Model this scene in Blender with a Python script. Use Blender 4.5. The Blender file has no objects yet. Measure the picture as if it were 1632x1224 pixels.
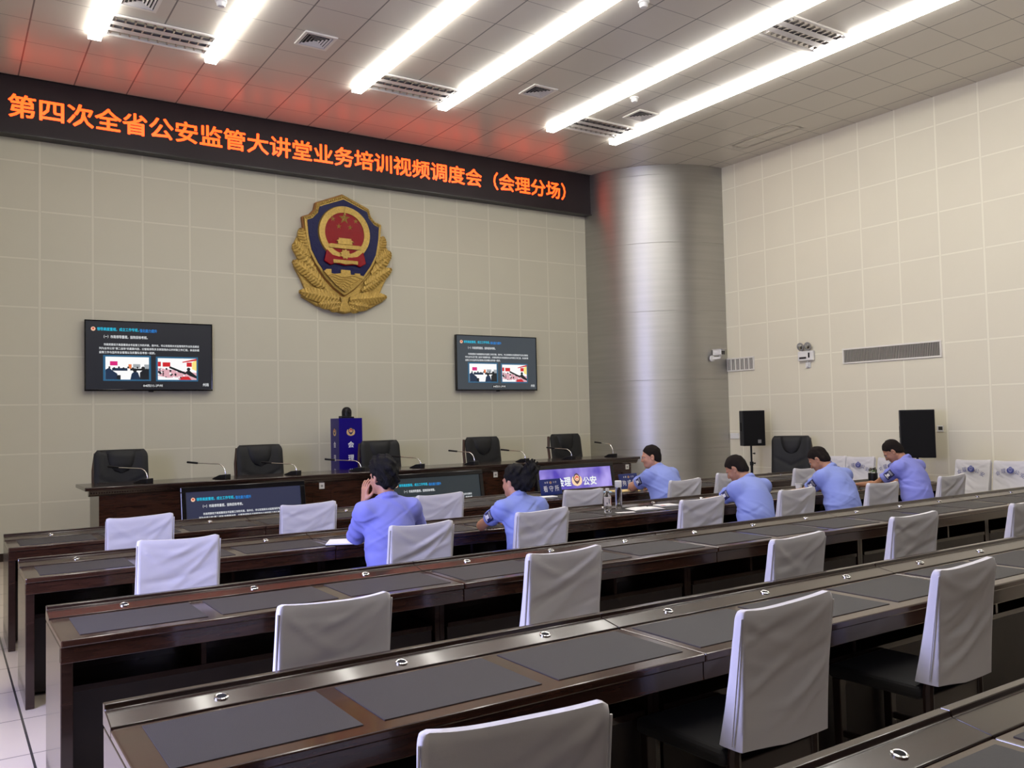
import bpy, bmesh, math, random
import numpy as np
from mathutils import Matrix, Vector

S = bpy.context.scene
COL = S.collection
R = math.radians

# ------------------------------------------------------------------ camera
cam_data = bpy.data.cameras.new('camera')
cam = bpy.data.objects.new('camera', cam_data)
COL.objects.link(cam)
cam_data.sensor_fit = 'HORIZONTAL'
cam_data.sensor_width = 36.0
cam_data.lens = 1375.93 * 36.0 / 1632.0
cam_data.clip_start = 0.05
cam_data.clip_end = 100
_M = (Matrix.Rotation(-0.58353, 3, 'Z') @ Matrix.Rotation(1.610597, 3, 'X') @ Matrix.Rotation(-0.0221759, 3, 'Z'))
cam.matrix_world = Matrix.Translation((0, 0, 1.61)) @ _M.to_4x4()
S.camera = cam

# ------------------------------------------------------------------ world, exposure
S.view_settings.view_transform = 'Standard'
S.view_settings.look = 'None'
S.view_settings.exposure = 0.0
S.view_settings.gamma = 1.0
S.view_settings.use_curve_mapping = False
world = bpy.data.worlds.new('world')
S.world = world
world.use_nodes = True
world.node_tree.nodes['Background'].inputs[0].default_value = (0.55, 0.65, 1.0, 1)
world.node_tree.nodes['Background'].inputs[1].default_value = 0.6
S.cycles.use_denoising = True
S.cycles.max_bounces = 8
S.cycles.diffuse_bounces = 4
S.cycles.glossy_bounces = 3
S.cycles.sample_clamp_indirect = 6

STRIP_POWER = 17.0          # radiance of the ceiling strips
DAY_POWER = 310.0           # daylight coming in at the window of the left wall

# room: x to the right along the front wall, y towards the front wall, z up
XL, XR, YB, YF, ZC = -1.5, 11.6, -4.5, 12.3, 5.99

# daylight in the window opening of the left wall (outside the picture, left of the viewer)
WINDOWS = [(2.9, 4.7)]
for wy0, wy1 in WINDOWS:
    ld = bpy.data.lights.new('daylight', 'AREA')
    ld.shape = 'RECTANGLE'
    ld.size = 1.4
    ld.size_y = wy1 - wy0 - 0.1
    ld.energy = DAY_POWER
    ld.color = (0.50, 0.52, 1.0)
    lo = bpy.data.objects.new('daylight', ld)
    COL.objects.link(lo)
    lo.location = (XL - 0.05, (wy0 + wy1) / 2, 2.0)
    lo.rotation_euler = (0, R(-90), 0)

# ------------------------------------------------------------------ material helpers
MATS = {}

def lin(c):
    return tuple(((v / 255.0) / 12.92 if v / 255.0 <= 0.04045 else ((v / 255.0 + 0.055) / 1.055) ** 2.4) for v in c)

def pm(name, col, rough=0.5, metal=0.0, spec=0.5, coat=0.0, noise=0.0, nscale=20.0, bump=0.0, bscale=60.0, stretch=None, trans=0.0, ior=1.45, sss=0.0):
    m = bpy.data.materials.new(name)
    m.use_nodes = True
    nt = m.node_tree
    b = nt.nodes['Principled BSDF']
    b.inputs['Base Color'].default_value = (*col, 1)
    b.inputs['Roughness'].default_value = rough
    b.inputs['Metallic'].default_value = metal
    b.inputs['Specular IOR Level'].default_value = spec
    b.inputs['Coat Weight'].default_value = coat
    b.inputs['Coat Roughness'].default_value = 0.08
    b.inputs['Transmission Weight'].default_value = trans
    b.inputs['IOR'].default_value = ior
    if sss:
        b.inputs['Subsurface Weight'].default_value = sss
        b.inputs['Subsurface Radius'].default_value = (0.01, 0.004, 0.002)
        b.inputs['Subsurface Scale'].default_value = 0.5
    if noise or bump:
        tc = nt.nodes.new('ShaderNodeTexCoord')
        mp = nt.nodes.new('ShaderNodeMapping')
        if stretch:
            mp.inputs['Scale'].default_value = stretch
        nt.links.new(tc.outputs['Object'], mp.inputs['Vector'])
    if noise:
        n = nt.nodes.new('ShaderNodeTexNoise')
        n.inputs['Scale'].default_value = nscale
        n.inputs['Detail'].default_value = 4
        nt.links.new(mp.outputs[0], n.inputs['Vector'])
        r = nt.nodes.new('ShaderNodeMapRange')
        r.inputs[1].default_value = 0.3
        r.inputs[2].default_value = 0.7
        r.inputs[3].default_value = 1 - noise
        r.inputs[4].default_value = 1 + noise
        nt.links.new(n.outputs[0], r.inputs[0])
        mx = nt.nodes.new('ShaderNodeVectorMath')
        mx.operation = 'SCALE'
        mx.inputs[0].default_value = col
        nt.links.new(r.outputs[0], mx.inputs['Scale'])
        nt.links.new(mx.outputs[0], b.inputs['Base Color'])
    if bump:
        n2 = nt.nodes.new('ShaderNodeTexNoise')
        n2.inputs['Scale'].default_value = bscale
        n2.inputs['Detail'].default_value = 5
        nt.links.new(mp.outputs[0], n2.inputs['Vector'])
        bp = nt.nodes.new('ShaderNodeBump')
        bp.inputs['Strength'].default_value = bump
        bp.inputs['Distance'].default_value = 0.01
        nt.links.new(n2.outputs[0], bp.inputs['Height'])
        nt.links.new(bp.outputs[0], b.inputs['Normal'])
    MATS[name] = m
    return m

def em(name, rgb255, strength=1.0, rough=0.3, raw=False):
    m = pm(name, (0.01, 0.01, 0.01), rough)
    b = m.node_tree.nodes['Principled BSDF']
    c = rgb255 if raw else lin(rgb255)
    b.inputs['Emission Color'].default_value = (*c, 1)
    b.inputs['Emission Strength'].default_value = strength
    return m

def grid_mat(name, base, line, groove, axes, rough, spec=0.5, half=0.017, edge=0.004, noise=0.03, metal=0.0, line2=None, bumpy=0.0):
    """panels with seams: axes = [(axis index, offset, period, seam half width, seam colour)]"""
    m = bpy.data.materials.new(name)
    m.use_nodes = True
    nt = m.node_tree
    N, L = nt.nodes, nt.links
    b = N['Principled BSDF']
    b.inputs['Roughness'].default_value = rough
    b.inputs['Specular IOR Level'].default_value = spec
    b.inputs['Metallic'].default_value = metal
    geo = N.new('ShaderNodeNewGeometry')
    sep = N.new('ShaderNodeSeparateXYZ')
    L.new(geo.outputs['Position'], sep.inputs[0])

    def math_(op, a, bb=None, c=None):
        n = N.new('ShaderNodeMath')
        n.operation = op
        for i, v in enumerate((a, bb, c)):
            if v is None:
                continue
            if isinstance(v, (int, float)):
                n.inputs[i].default_value = v
            else:
                L.new(v, n.inputs[i])
        return n.outputs[0]

    nz = N.new('ShaderNodeTexNoise')
    nz.inputs['Scale'].default_value = 1.3
    nz.inputs['Detail'].default_value = 6
    L.new(geo.outputs['Position'], nz.inputs['Vector'])
    f = math_('MULTIPLY_ADD', nz.outputs[0], 2 * noise, 1 - noise)
    sc = N.new('ShaderNodeVectorMath')
    sc.operation = 'SCALE'
    sc.inputs[0].default_value = base
    L.new(f, sc.inputs['Scale'])
    cur = sc.outputs[0]
    hgt = None
    for ax, off, per, hw, lc, gc in axes:
        t = math_('DIVIDE', math_('SUBTRACT', sep.outputs[ax], off), per)
        d = math_('MULTIPLY', math_('ABSOLUTE', math_('SUBTRACT', math_('FRACT', math_('ADD', t, 0.5)), 0.5)), per)
        band = math_('LESS_THAN', d, hw)
        mix = N.new('ShaderNodeMix')
        mix.data_type = 'RGBA'
        L.new(band, mix.inputs['Factor'])
        L.new(cur, mix.inputs['A'])
        mix.inputs['B'].default_value = (*lc, 1)
        cur = mix.outputs['Result']
        if gc is not None:
            g = math_('LESS_THAN', math_('ABSOLUTE', math_('SUBTRACT', d, hw)), edge / 2)
            mix2 = N.new('ShaderNodeMix')
            mix2.data_type = 'RGBA'
            L.new(g, mix2.inputs['Factor'])
            L.new(cur, mix2.inputs['A'])
            mix2.inputs['B'].default_value = (*gc, 1)
            cur = mix2.outputs['Result']
        if hgt is None:
            hgt = band
        else:
            hgt = math_('MAXIMUM', hgt, band)
    L.new(cur, b.inputs['Base Color'])
    if bumpy:
        nb = N.new('ShaderNodeTexNoise')
        nb.inputs['Scale'].default_value = 2.2
        nb.inputs['Detail'].default_value = 2
        L.new(geo.outputs['Position'], nb.inputs['Vector'])
        bp = N.new('ShaderNodeBump')
        bp.inputs['Strength'].default_value = bumpy
        bp.inputs['Distance'].default_value = 0.05
        L.new(nb.outputs[0], bp.inputs['Height'])
        L.new(bp.outputs[0], b.inputs['Normal'])
    MATS[name] = m
    return m

# ------------------------------------------------------------------ materials
wallp, wallline, wallgr = (0.52, 0.502, 0.392), (0.595, 0.575, 0.46), (0.47, 0.45, 0.345)  # front wall: its weaker light is put into a darker panel colour
wallp2, wallline2, wallgr2 = (0.70, 0.665, 0.53), (0.79, 0.76, 0.62), (0.64, 0.61, 0.48)  # right wall: same panels, its stronger light painted in as a lighter colour
M_wall = grid_mat('perforated wall panel front shaded tone', wallp, None, None,
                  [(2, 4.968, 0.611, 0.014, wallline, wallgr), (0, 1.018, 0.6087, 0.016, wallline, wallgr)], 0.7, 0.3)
M_wall_r = grid_mat('perforated wall panel right lit tone', wallp2, None, None,
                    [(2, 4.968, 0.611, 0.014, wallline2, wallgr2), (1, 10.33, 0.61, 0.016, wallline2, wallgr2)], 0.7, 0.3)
M_wall_plain = pm('painted plaster', (0.58, 0.55, 0.47), 0.8, noise=0.03)
M_wall_back = pm('dark veneer of the back wall', (0.11, 0.08, 0.06), 0.6, noise=0.1)
M_ceil = grid_mat('metal ceiling tile', (0.58, 0.545, 0.48), None, None,
                  [(1, 7.91, 0.615, 0.005, (0.24, 0.22, 0.20), None), (0, 0.77, 0.62, 0.008, (0.15, 0.14, 0.13), None)], 0.33, 0.6, noise=0.02, bumpy=0.01)
M_floor = grid_mat('cream floor tile', (0.57, 0.495, 0.40), None, None,
                   [(1, 6.2, 0.615, 0.005, (0.22, 0.20, 0.18), None), (0, 0.375, 0.615, 0.006, (0.05, 0.045, 0.04), None)], 0.16, 0.5, noise=0.05)
M_wood = pm('dark lacquered wood', (0.021, 0.010, 0.0065), 0.22, spec=0.5, coat=0.35, noise=0.35, nscale=6, stretch=(1, 9, 9))
M_wood_red = pm('red brown lacquered wood', (0.034, 0.014, 0.008), 0.2, spec=0.5, coat=0.4, noise=0.3, nscale=6, stretch=(1, 9, 9))
M_wood_in = pm('dark wood interior', (0.014, 0.008, 0.006), 0.5, noise=0.2, nscale=8)
M_leather = pm('charcoal desk leather', (0.036, 0.034, 0.035), 0.5, spec=0.32, bump=0.25, bscale=350)
M_chrome = pm('chrome', (0.8, 0.8, 0.8), 0.12, metal=1)
M_black = pm('black plastic', (0.007, 0.007, 0.008), 0.4, spec=0.3)
M_blackgloss = pm('black gloss', (0.006, 0.006, 0.007), 0.12)
M_hole = pm('black hole', (0.003, 0.003, 0.003), 0.9)
M_cover = pm('white chair cloth', (0.60, 0.59, 0.605), 0.9, spec=0.1, bump=0.08, bscale=500)
M_seat = pm('dark seat fabric', (0.014, 0.0135, 0.014), 0.8)
M_legwood = pm('dark chair wood', (0.02, 0.010, 0.007), 0.35)
M_bl_leather = pm('black leather', (0.010, 0.0105, 0.011), 0.45, spec=0.3, bump=0.3, bscale=160)
M_exwood = pm('chair arm wood', (0.05, 0.02, 0.010), 0.3, coat=0.3)
M_gold = pm('gold paint relief', (0.40, 0.265, 0.062), 0.4, metal=0.45, spec=0.5, noise=0.2, nscale=40, bump=0.25, bscale=25)
M_gold_d = pm('dull gold edge', (0.28, 0.12, 0.03), 0.5, metal=0.3)
M_navy = pm('navy enamel', (0.005, 0.006, 0.055), 0.2, spec=0.16, bump=0.45, bscale=22)
M_red = pm('red enamel', (0.24, 0.005, 0.009), 0.22, spec=0.16, bump=0.45, bscale=24)
M_white = pm('white plastic', (0.72, 0.72, 0.70), 0.4)
M_offwhite = pm('off white metal', (0.74, 0.72, 0.66), 0.45)
M_grey = pm('grey metal', (0.30, 0.30, 0.30), 0.4, metal=0.3)
M_slat = pm('beige grille slats', (0.40, 0.385, 0.34), 0.5)
M_ventdark = pm('dark vent interior', (0.035, 0.032, 0.028), 0.8)
M_fix = pm('white louvre divider', (0.66, 0.64, 0.62), 0.4)
M_alu = pm('polished louvre aluminium', (0.62, 0.60, 0.60), 0.22, metal=1)
M_ledpanel = pm('led panel black', (0.018, 0.010, 0.013), 0.55, noise=0.15, nscale=3)
M_ledframe = pm('led frame', (0.013, 0.010, 0.011), 0.35)
M_led = em('lit led characters', (5.0, 0.27, 0.028), 1.0, raw=True)
M_strip = em('lit ceiling strip', (1.0, 0.965, 0.90), STRIP_POWER, raw=True)
M_blue_sign = pm('royal blue sign board', (0.009, 0.003, 0.165), 0.35, spec=0.25)
M_plate = pm('blue nameplate', (0.006, 0.020, 0.14), 0.3)
M_signwhite = pm('white lettering', (0.80, 0.80, 0.80), 0.5)
M_shirt = pm('light blue uniform cloth', (0.235, 0.29, 0.62), 0.85, spec=0.15, bump=0.06, bscale=400)
M_shirt_v = pm('violet blue uniform cloth', (0.225, 0.245, 0.62), 0.85, spec=0.15, bump=0.06, bscale=400)
M_trouser = pm('black trousers cloth', (0.010, 0.010, 0.014), 0.85)
M_skin = pm('skin', (0.50, 0.25, 0.15), 0.5, sss=0.15, noise=0.06, nscale=12)
M_skin_d = pm('tanned skin', (0.37, 0.18, 0.10), 0.5, sss=0.15, noise=0.06, nscale=12)
M_hair = pm('black hair', (0.007, 0.0065, 0.0065), 0.75, spec=0.2, bump=0.8, bscale=120, stretch=(1, 1, 0.35))
M_hair_b = pm('dark brown cropped hair', (0.015, 0.011, 0.009), 0.9, spec=0.15, bump=0.6, bscale=260)
M_eye = pm('eye', (0.5, 0.48, 0.45), 0.2)
M_shoe = pm('black shoe leather', (0.008, 0.008, 0.008), 0.3)
M_badge_blk = pm('black shoulder board', (0.008, 0.008, 0.012), 0.6)
M_paper = pm('white paper', (0.80, 0.79, 0.80), 0.8)
M_yellow = pm('pale yellow paper', (0.72, 0.55, 0.24), 0.7)
M_lightblue = pm('pale blue paper', (0.42, 0.60, 0.80), 0.7)
M_cup = pm('paper cup', (0.78, 0.76, 0.70), 0.6)
M_glass = pm('clear plastic', (0.95, 0.97, 0.98), 0.05, trans=1.0, ior=1.25)
M_label = pm('bottle label', (0.70, 0.66, 0.68), 0.5)
M_pinkred = pm('bottle print', (0.5, 0.06, 0.06), 0.5)
M_print = pm('navy print on cloth', (0.05, 0.06, 0.22), 0.9)
M_print_l = pm('pale navy print on cloth', (0.22, 0.23, 0.42), 0.9)
M_plant = pm('green leaf', (0.10, 0.16, 0.05), 0.6)
M_rubber = pm('rubber', (0.012, 0.012, 0.012), 0.8)
M_grille = pm('speaker grille', (0.005, 0.005, 0.006), 0.6, spec=0.2, bump=0.6, bscale=220)
M_lens = pm('lens glass', (0.01, 0.01, 0.012), 0.05, coat=1)
M_wheat = pm('printed gold', (0.62, 0.42, 0.18), 0.5)
M_cream = pm('printed cream', (0.78, 0.64, 0.45), 0.5)
M_pred = pm('printed red', (0.48, 0.05, 0.03), 0.5)
M_pnavy = pm('printed navy', (0.02, 0.02, 0.10), 0.5)

# brushed steel of the corner column
M_steel = pm('brushed steel', (0.46, 0.455, 0.44), 0.44, metal=0.95, noise=0.05, nscale=3, stretch=(0.3, 0.3, 6))
_b = M_steel.node_tree.nodes['Principled BSDF']
_b.inputs['Anisotropic'].default_value = 0.6
_t = M_steel.node_tree.nodes.new('ShaderNodeTangent')
_t.direction_type = 'RADIAL'
_t.axis = 'Z'
_b.inputs['Anisotropic Rotation'].default_value = 0.25
M_steel.node_tree.links.new(_t.outputs[0], _b.inputs['Tangent'])

# ------------------------------------------------------------------ mesh helpers
class MB:
    """collects shapes, then links them as ONE mesh object"""
    def __init__(s):
        s.v, s.f, s.mi = [], [], []

    def add(s, verts, faces, mi=0, mat=None):
        n = len(s.v)
        if mat is not None:
            verts = [tuple(mat @ Vector(p)) for p in verts]
        s.v += [tuple(p) for p in verts]
        s.f += [tuple(n + i for i in f) for f in faces]
        s.mi += [mi] * len(faces)
        return s

    def box(s, lo, hi, mi=0, mat=None):
        x0, y0, z0 = lo
        x1, y1, z1 = hi
        return s.add([(x0, y0, z0), (x1, y0, z0), (x1, y1, z0), (x0, y1, z0), (x0, y0, z1), (x1, y0, z1), (x1, y1, z1), (x0, y1, z1)],
                     [(0, 3, 2, 1), (4, 5, 6, 7), (0, 1, 5, 4), (1, 2, 6, 5), (2, 3, 7, 6), (3, 0, 4, 7)], mi, mat)

    def prism(s, pts, y0, y1, mi=0, mat=None):
        """outline pts (x, z) extruded from y0 to y1"""
        n = len(pts)
        v = [(x, y0, z) for x, z in pts] + [(x, y1, z) for x, z in pts]
        f = [tuple(range(n)), tuple(range(2 * n - 1, n - 1, -1))]
        f += [(i, i + n, (i + 1) % n + n, (i + 1) % n) for i in range(n)]
        return s.add(v, f, mi, mat)

    def tube(s, path, rad, seg=10, mi=0, mat=None, cap=True):
        P = [Vector(p) for p in path]
        if not hasattr(rad, '__len__'):
            rad = [rad] * len(P)
        v, f = [], []
        up = None
        for i, p in enumerate(P):
            d = (P[min(i + 1, len(P) - 1)] - P[max(i - 1, 0)]).normalized()
            if up is None:
                up = Vector((0, 0, 1)) if abs(d.z) < 0.9 else Vector((1, 0, 0))
            a = d.cross(up).normalized()
            up = a.cross(d).normalized()
            for k in range(seg):
                t = 2 * math.pi * k / seg
                v.append(p + (a * math.cos(t) + up * math.sin(t)) * rad[i])
        for i in range(len(P) - 1):
            for k in range(seg):
                k2 = (k + 1) % seg
                f.append((i * seg + k, i * seg + k2, (i + 1) * seg + k2, (i + 1) * seg + k))
        if cap:
            f.append(tuple(range(seg - 1, -1, -1)))
            f.append(tuple((len(P) - 1) * seg + k for k in range(seg)))
        return s.add(v, f, mi, mat)

    def lathe(s, prof, seg=24, mi=0, mat=None, c=(0, 0, 0)):
        """profile (r, z) turned about z through c"""
        v, f = [], []
        for r, z in prof:
            for k in range(seg):
                t = 2 * math.pi * k / seg
                v.append((c[0] + r * math.cos(t), c[1] + r * math.sin(t), c[2] + z))
        for i in range(len(prof) - 1):
            for k in range(seg):
                k2 = (k + 1) % seg
                f.append((i * seg + k, i * seg + k2, (i + 1) * seg + k2, (i + 1) * seg + k))
        if prof[0][0] > 1e-6:
            f.append(tuple(range(seg - 1, -1, -1)))
        if prof[-1][0] > 1e-6:
            f.append(tuple((len(prof) - 1) * seg + k for k in range(seg)))
        return s.add(v, f, mi, mat)

    def ball(s, c, r, seg=16, rings=10, mi=0, mat=None):
        r = r if hasattr(r, '__len__') else (r, r, r)
        v = [(c[0], c[1], c[2] - r[2])]
        for i in range(1, rings):
            a = -math.pi / 2 + math.pi * i / rings
            for k in range(seg):
                t = 2 * math.pi * k / seg
                v.append((c[0] + r[0] * math.cos(a) * math.cos(t), c[1] + r[1] * math.cos(a) * math.sin(t), c[2] + r[2] * math.sin(a)))
        v.append((c[0], c[1], c[2] + r[2]))
        f = []
        for k in range(seg):
            k2 = (k + 1) % seg
            f.append((0, 1 + k2, 1 + k))
            for i in range(rings - 2):
                f.append((1 + i * seg + k, 1 + i * seg + k2, 1 + (i + 1) * seg + k2, 1 + (i + 1) * seg + k))
            f.append((len(v) - 1, 1 + (rings - 2) * seg + k, 1 + (rings - 2) * seg + k2))
        return s.add(v, f, mi, mat)

    def flat(s, pts, y=0.0, mi=0, mat=None):
        """a thin flat shape in the x-z plane facing -y, 1 mm thick"""
        return s.prism(pts, y, y + 0.0008, mi, mat)

    def build(s, name, mats, parent=None, smooth=None, bevel=0.0, seg=2, loc=None):
        me = bpy.data.meshes.new(name)
        me.from_pydata(s.v, [], s.f)
        for m in (mats if isinstance(mats, (list, tuple)) else [mats]):
            me.materials.append(m)
        if any(s.mi):
            me.polygons.foreach_set('material_index', s.mi)
        me.update()
        bm = bmesh.new()
        bm.from_mesh(me)
        bmesh.ops.recalc_face_normals(bm, faces=bm.faces)
        bm.to_mesh(me)
        bm.free()
        if smooth is not None:
            me.shade_smooth()
            me.set_sharp_from_angle(angle=R(smooth))
        o = bpy.data.objects.new(name, me)
        COL.objects.link(o)
        if parent is not None:
            o.parent = parent
        if loc is not None:
            o.location = loc
        if bevel:
            b = o.modifiers.new('bevel', 'BEVEL')
            b.width = bevel
            b.segments = seg
            b.limit_method = 'ANGLE'
            b.angle_limit = R(40)
        return o

def tag(o, label, cat, group=None):
    o['label'] = label
    o['category'] = cat
    if group:
        o['group'] = group
    return o

def root(name, label, cat, loc=(0, 0, 0), rz=0.0, group=None):
    o = bpy.data.objects.new(name, None)
    o.empty_display_size = 0.1
    COL.objects.link(o)
    o.location = loc
    o.rotation_euler = (0, 0, rz)
    return tag(o, label, cat, group)

def struct(o):
    o['kind'] = 'structure'
    return o

def copy_thing(src, label, loc=None, rz=None, group=None, kids=None):
    r = src.copy()
    COL.objects.link(r)
    r['label'] = label
    if group:
        r['group'] = group
    if loc is not None:
        r.location = loc
    if rz is not None:
        r.rotation_euler = (0, 0, rz)
    def rec(a, b):
        for ch in list(a.children):
            c = ch.copy()
            COL.objects.link(c)
            c.parent = b
            rec(ch, c)
    rec(src, r)
    return r

_txt = {}
def text_geo(s, bold=0.0, extrude=0.0):
    """outline of a line of characters, normalised to a box 0..1 wide and 0..1 high; also the true aspect"""
    key = s
    if key not in _txt:
        c = bpy.data.curves.new('t', 'FONT')
        c.body = s
        c.size = 1.0
        c.offset = 0.0
        c.resolution_u = 2
        o = bpy.data.objects.new('t', c)
        COL.objects.link(o)
        bpy.context.view_layer.update()
        me = bpy.data.meshes.new_from_object(o.evaluated_get(bpy.context.evaluated_depsgraph_get()))
        v = np.array([tuple(q.co) for q in me.vertices])
        f = [tuple(p.vertices) for p in me.polygons]
        bpy.data.objects.remove(o)
        bpy.data.curves.remove(c)
        bpy.data.meshes.remove(me)
        lo, hi = v.min(0), v.max(0)
        _txt[key] = ((v[:, :2] - lo[:2]) / (hi[:2] - lo[:2]), f, (hi[0] - lo[0]) / (hi[1] - lo[1]))
    return _txt[key]

def put_text(mb, s, x0, x1, zc, h=None, y=0.0, bold=0.0, mi=0, mat=None):
    """characters lying in the x-z plane facing -y, between x0 and x1, centred on height zc"""
    v, f, asp = text_geo(s)
    if h is None:
        h = (x1 - x0) / asp
    # heavier strokes: the outline laid down several times, shifted by a fraction of the height
    e = bold * h
    sh = [(0, 0)] if bold <= 0 else [(0, 0), (e, 0), (-e, 0), (0, e), (0, -e), (e * .7, e * .7), (-e * .7, e * .7), (e * .7, -e * .7), (-e * .7, -e * .7)]
    for k, (sx, sz) in enumerate(sh):
        mb.add([(x0 + a * (x1 - x0) + sx, y - 0.00003 * k, zc + (b - 0.5) * h + sz) for a, b in v], f, mi, mat)
    return mb

def ring_pts(cx, cz, r, n=24, a0=0.0, a1=360.0, rx=None):
    return [(cx + (rx or r) * math.cos(R(a0 + (a1 - a0) * i / n)), cz + r * math.sin(R(a0 + (a1 - a0) * i / n))) for i in range(n + (0 if a1 - a0 >= 360 else 1))]

def badge(mb, cx, cz, h, y, ids, mat=None):
    """small police badge of height h: ids = material slots (laurel, shield, disc, gate)"""
    k = h / 2.0
    laurel = [(0, -1.0), (0.35, -0.92), (0.72, -0.78), (0.95, -0.45), (1.0, 0.0), (0.85, 0.38), (0.66, 0.52)]
    laurel = laurel + [(-x, z) for x, z in reversed(laurel[1:])]
    shield = [(0, -0.72), (0.35, -0.45), (0.60, 0.0), (0.66, 0.46), (0.48, 0.55), (0.42, 0.78), (0, 1.0)]
    shield = shield + [(-x, z) for x, z in reversed(shield[1:-1])]
    mb.flat([(cx + x * k, cz + z * k) for x, z in laurel], y, ids[0], mat)
    mb.flat([(cx + x * k, cz + z * k) for x, z in shield], y - 0.0015, ids[1], mat)
    mb.flat(ring_pts(cx, cz + 0.24 * k, 0.46 * k, 20), y - 0.003, ids[0], mat)
    mb.flat(ring_pts(cx, cz + 0.24 * k, 0.35 * k, 20), y - 0.0045, ids[2], mat)
    mb.flat([(cx + x * k, cz + z * k) for x, z in ((-0.25, 0.02), (0.25, 0.02), (0.22, 0.14), (0.10, 0.14), (0.10, 0.26), (-0.10, 0.26), (-0.10, 0.14), (-0.22, 0.14))], y - 0.006, ids[3], mat)

# ================================================================== THE ROOM
def shell(name, lo, hi, m):
    return struct(MB().box(lo, hi).build(name, m))

shell('floor', (XL - 0.2, YB - 0.2, -0.15), (XR + 0.2, YF + 0.2, 0), M_floor)
shell('ceiling', (XL - 0.2, YB - 0.2, ZC), (XR + 0.2, YF + 0.2, ZC + 0.12), M_ceil)
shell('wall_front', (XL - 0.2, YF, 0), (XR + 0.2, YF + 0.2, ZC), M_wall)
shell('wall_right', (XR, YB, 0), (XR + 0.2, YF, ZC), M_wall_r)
shell('wall_back', (XL, YB - 0.2, 0), (XR, YB, ZC), M_wall_back)
wl = MB()
edges = [YB] + [e for w in WINDOWS for e in w] + [YF]
for a, b in zip(edges[0::2], edges[1::2]):
    wl.box((XL - 0.2, a, 1.3), (XL, b, 2.7))
wl.box((XL - 0.2, YB, 0), (XL, YF, 1.3)).box((XL - 0.2, YB, 2.7), (XL, YF, ZC))
struct(wl.build('wall_left', M_wall_plain))
for i, (a, b) in enumerate(WINDOWS):
    w = MB()
    for y in (a, (a + b) / 2 - 0.03, b - 0.06):
        w.box((XL - 0.12, y, 1.3), (XL - 0.07, y + 0.06, 2.7))
    w.box((XL - 0.12, a, 1.3), (XL - 0.07, b, 1.36)).box((XL - 0.12, a, 2.64), (XL - 0.07, b, 2.7))
    struct(w.build('window_%d' % (i + 1), M_white))
struct(MB().box((XL, YF - 0.012, 0), (9.8, YF, 0.10)).build('baseboard_front', M_wood))
struct(MB().box((XR - 0.012, YB, 0), (XR, 10.55, 0.10)).build('baseboard_right', M_wood))

# quarter of a big round column clad in brushed steel, filling the corner
CX, CY, CR = 11.53, 12.36, 1.735
bands = [0.0, 1.02, 2.22, 3.42, 4.62, 5.82, ZC]
col = MB()
NSEG = 60
rr = []
for i in range(len(bands) - 1):
    rr += [(bands[i], -0.004), (bands[i] + 0.004, 0), (bands[i + 1] - 0.004, 0), (bands[i + 1], -0.004)]
cv, cf = [], []
for z, dr in rr:
    for k in range(NSEG + 1):
        t = math.pi * 0.98 + (math.pi * 0.54) * k / NSEG
        x = CX + (CR + dr) * math.cos(t)
        y = CY + (CR + dr) * math.sin(t)
        cv.append((min(x, XR), min(y, YF), z))
for i in range(len(rr) - 1):
    for k in range(NSEG):
        a = i * (NSEG + 1) + k
        cf.append((a, a + 1, a + NSEG + 2, a + NSEG + 1))
col.add(cv, cf)
column = struct(col.build('column', M_steel, smooth=4))
column['label'] = 'large round brushed steel column in the far right corner'
column['category'] = 'column'

# ---------------------------------------------------------------- ceiling: light strips, louvre panels, vents, detectors
STRIPS = [(1.40, 'leftmost glowing ceiling light strip, running above the start of the red sign text'),
          (2.66, 'second glowing ceiling light strip from the left, right of the first louvre panel'),
          (4.53, 'third glowing ceiling light strip from the left, ending beside the second louvre panel'),
          (5.81, 'fourth glowing ceiling light strip from the left, right of the second louvre panel'),
          (7.67, 'fifth glowing ceiling light strip from the left, left of the two right louvre panels'),
          (8.90, 'rightmost glowing ceiling light strip, nearest to the right wall')]
for x, lab in STRIPS:
    r = root('ceiling_light_strip', lab, 'ceiling light', (x, 0, ZC), 0, 'glowing ceiling light strips')
    MB().box((-0.045, -0.6, -0.012), (0.045, 10.42, 0)).build('housing', M_offwhite, r)
    MB().box((-0.065, -0.58, -0.060), (0.065, 10.42, -0.0122)).build('diffuser', M_strip, r)

def louvre(x0, y0, w, d, lab):
    r = root('louvre_light_panel', lab, 'ceiling light', (x0, y0, ZC), 0, 'unlit louvre light panels')
    f = MB()
    f.box((0, 0, -0.02), (w, 0.03, 0)).box((0, d - 0.03, -0.02), (w, d, 0)).box((0, 0.03, -0.02), (0.03, d - 0.03, 0)).box((w - 0.03, 0.03, -0.02), (w, d - 0.03, 0))
    f.build('frame', M_offwhite, r)
    MB().box((0.03, 0.03, -0.003), (w - 0.03, d - 0.03, -0.0005)).build('backing', M_alu, r)
    troughs = 3
    pitch = (d - 0.06) / troughs
    s = MB()
    for i in range(troughs + 1):
        yy = 0.03 + i * pitch
        if 0 < i < troughs:
            s.prism([(yy - 0.045, -0.018), (yy + 0.045, -0.018), (yy + 0.015, -0.006), (yy - 0.015, -0.006)], 0.03, w - 0.03,
                    mat=Matrix(((0, 1, 0, 0), (1, 0, 0, 0), (0, 0, 1, 0), (0, 0, 0, 1))))
    s.build('trough_divider', M_fix, r)
    for i in range(troughs):
        b = MB()
        n = 11
        for k in range(n):
            xx = 0.06 + (w - 0.12) * k / (n - 1)
            ya, yb = 0.03 + i * pitch + 0.045, 0.03 + (i + 1) * pitch - 0.045
            b.box((xx - 0.009, ya, -0.02), (xx + 0.009, yb, -0.004))
        b.build('louvre_fins', M_alu, r)
    return r
louvre(1.475, 9.76, 1.11, 0.56, 'unlit louvre panel between the two leftmost ceiling strips')
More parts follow.
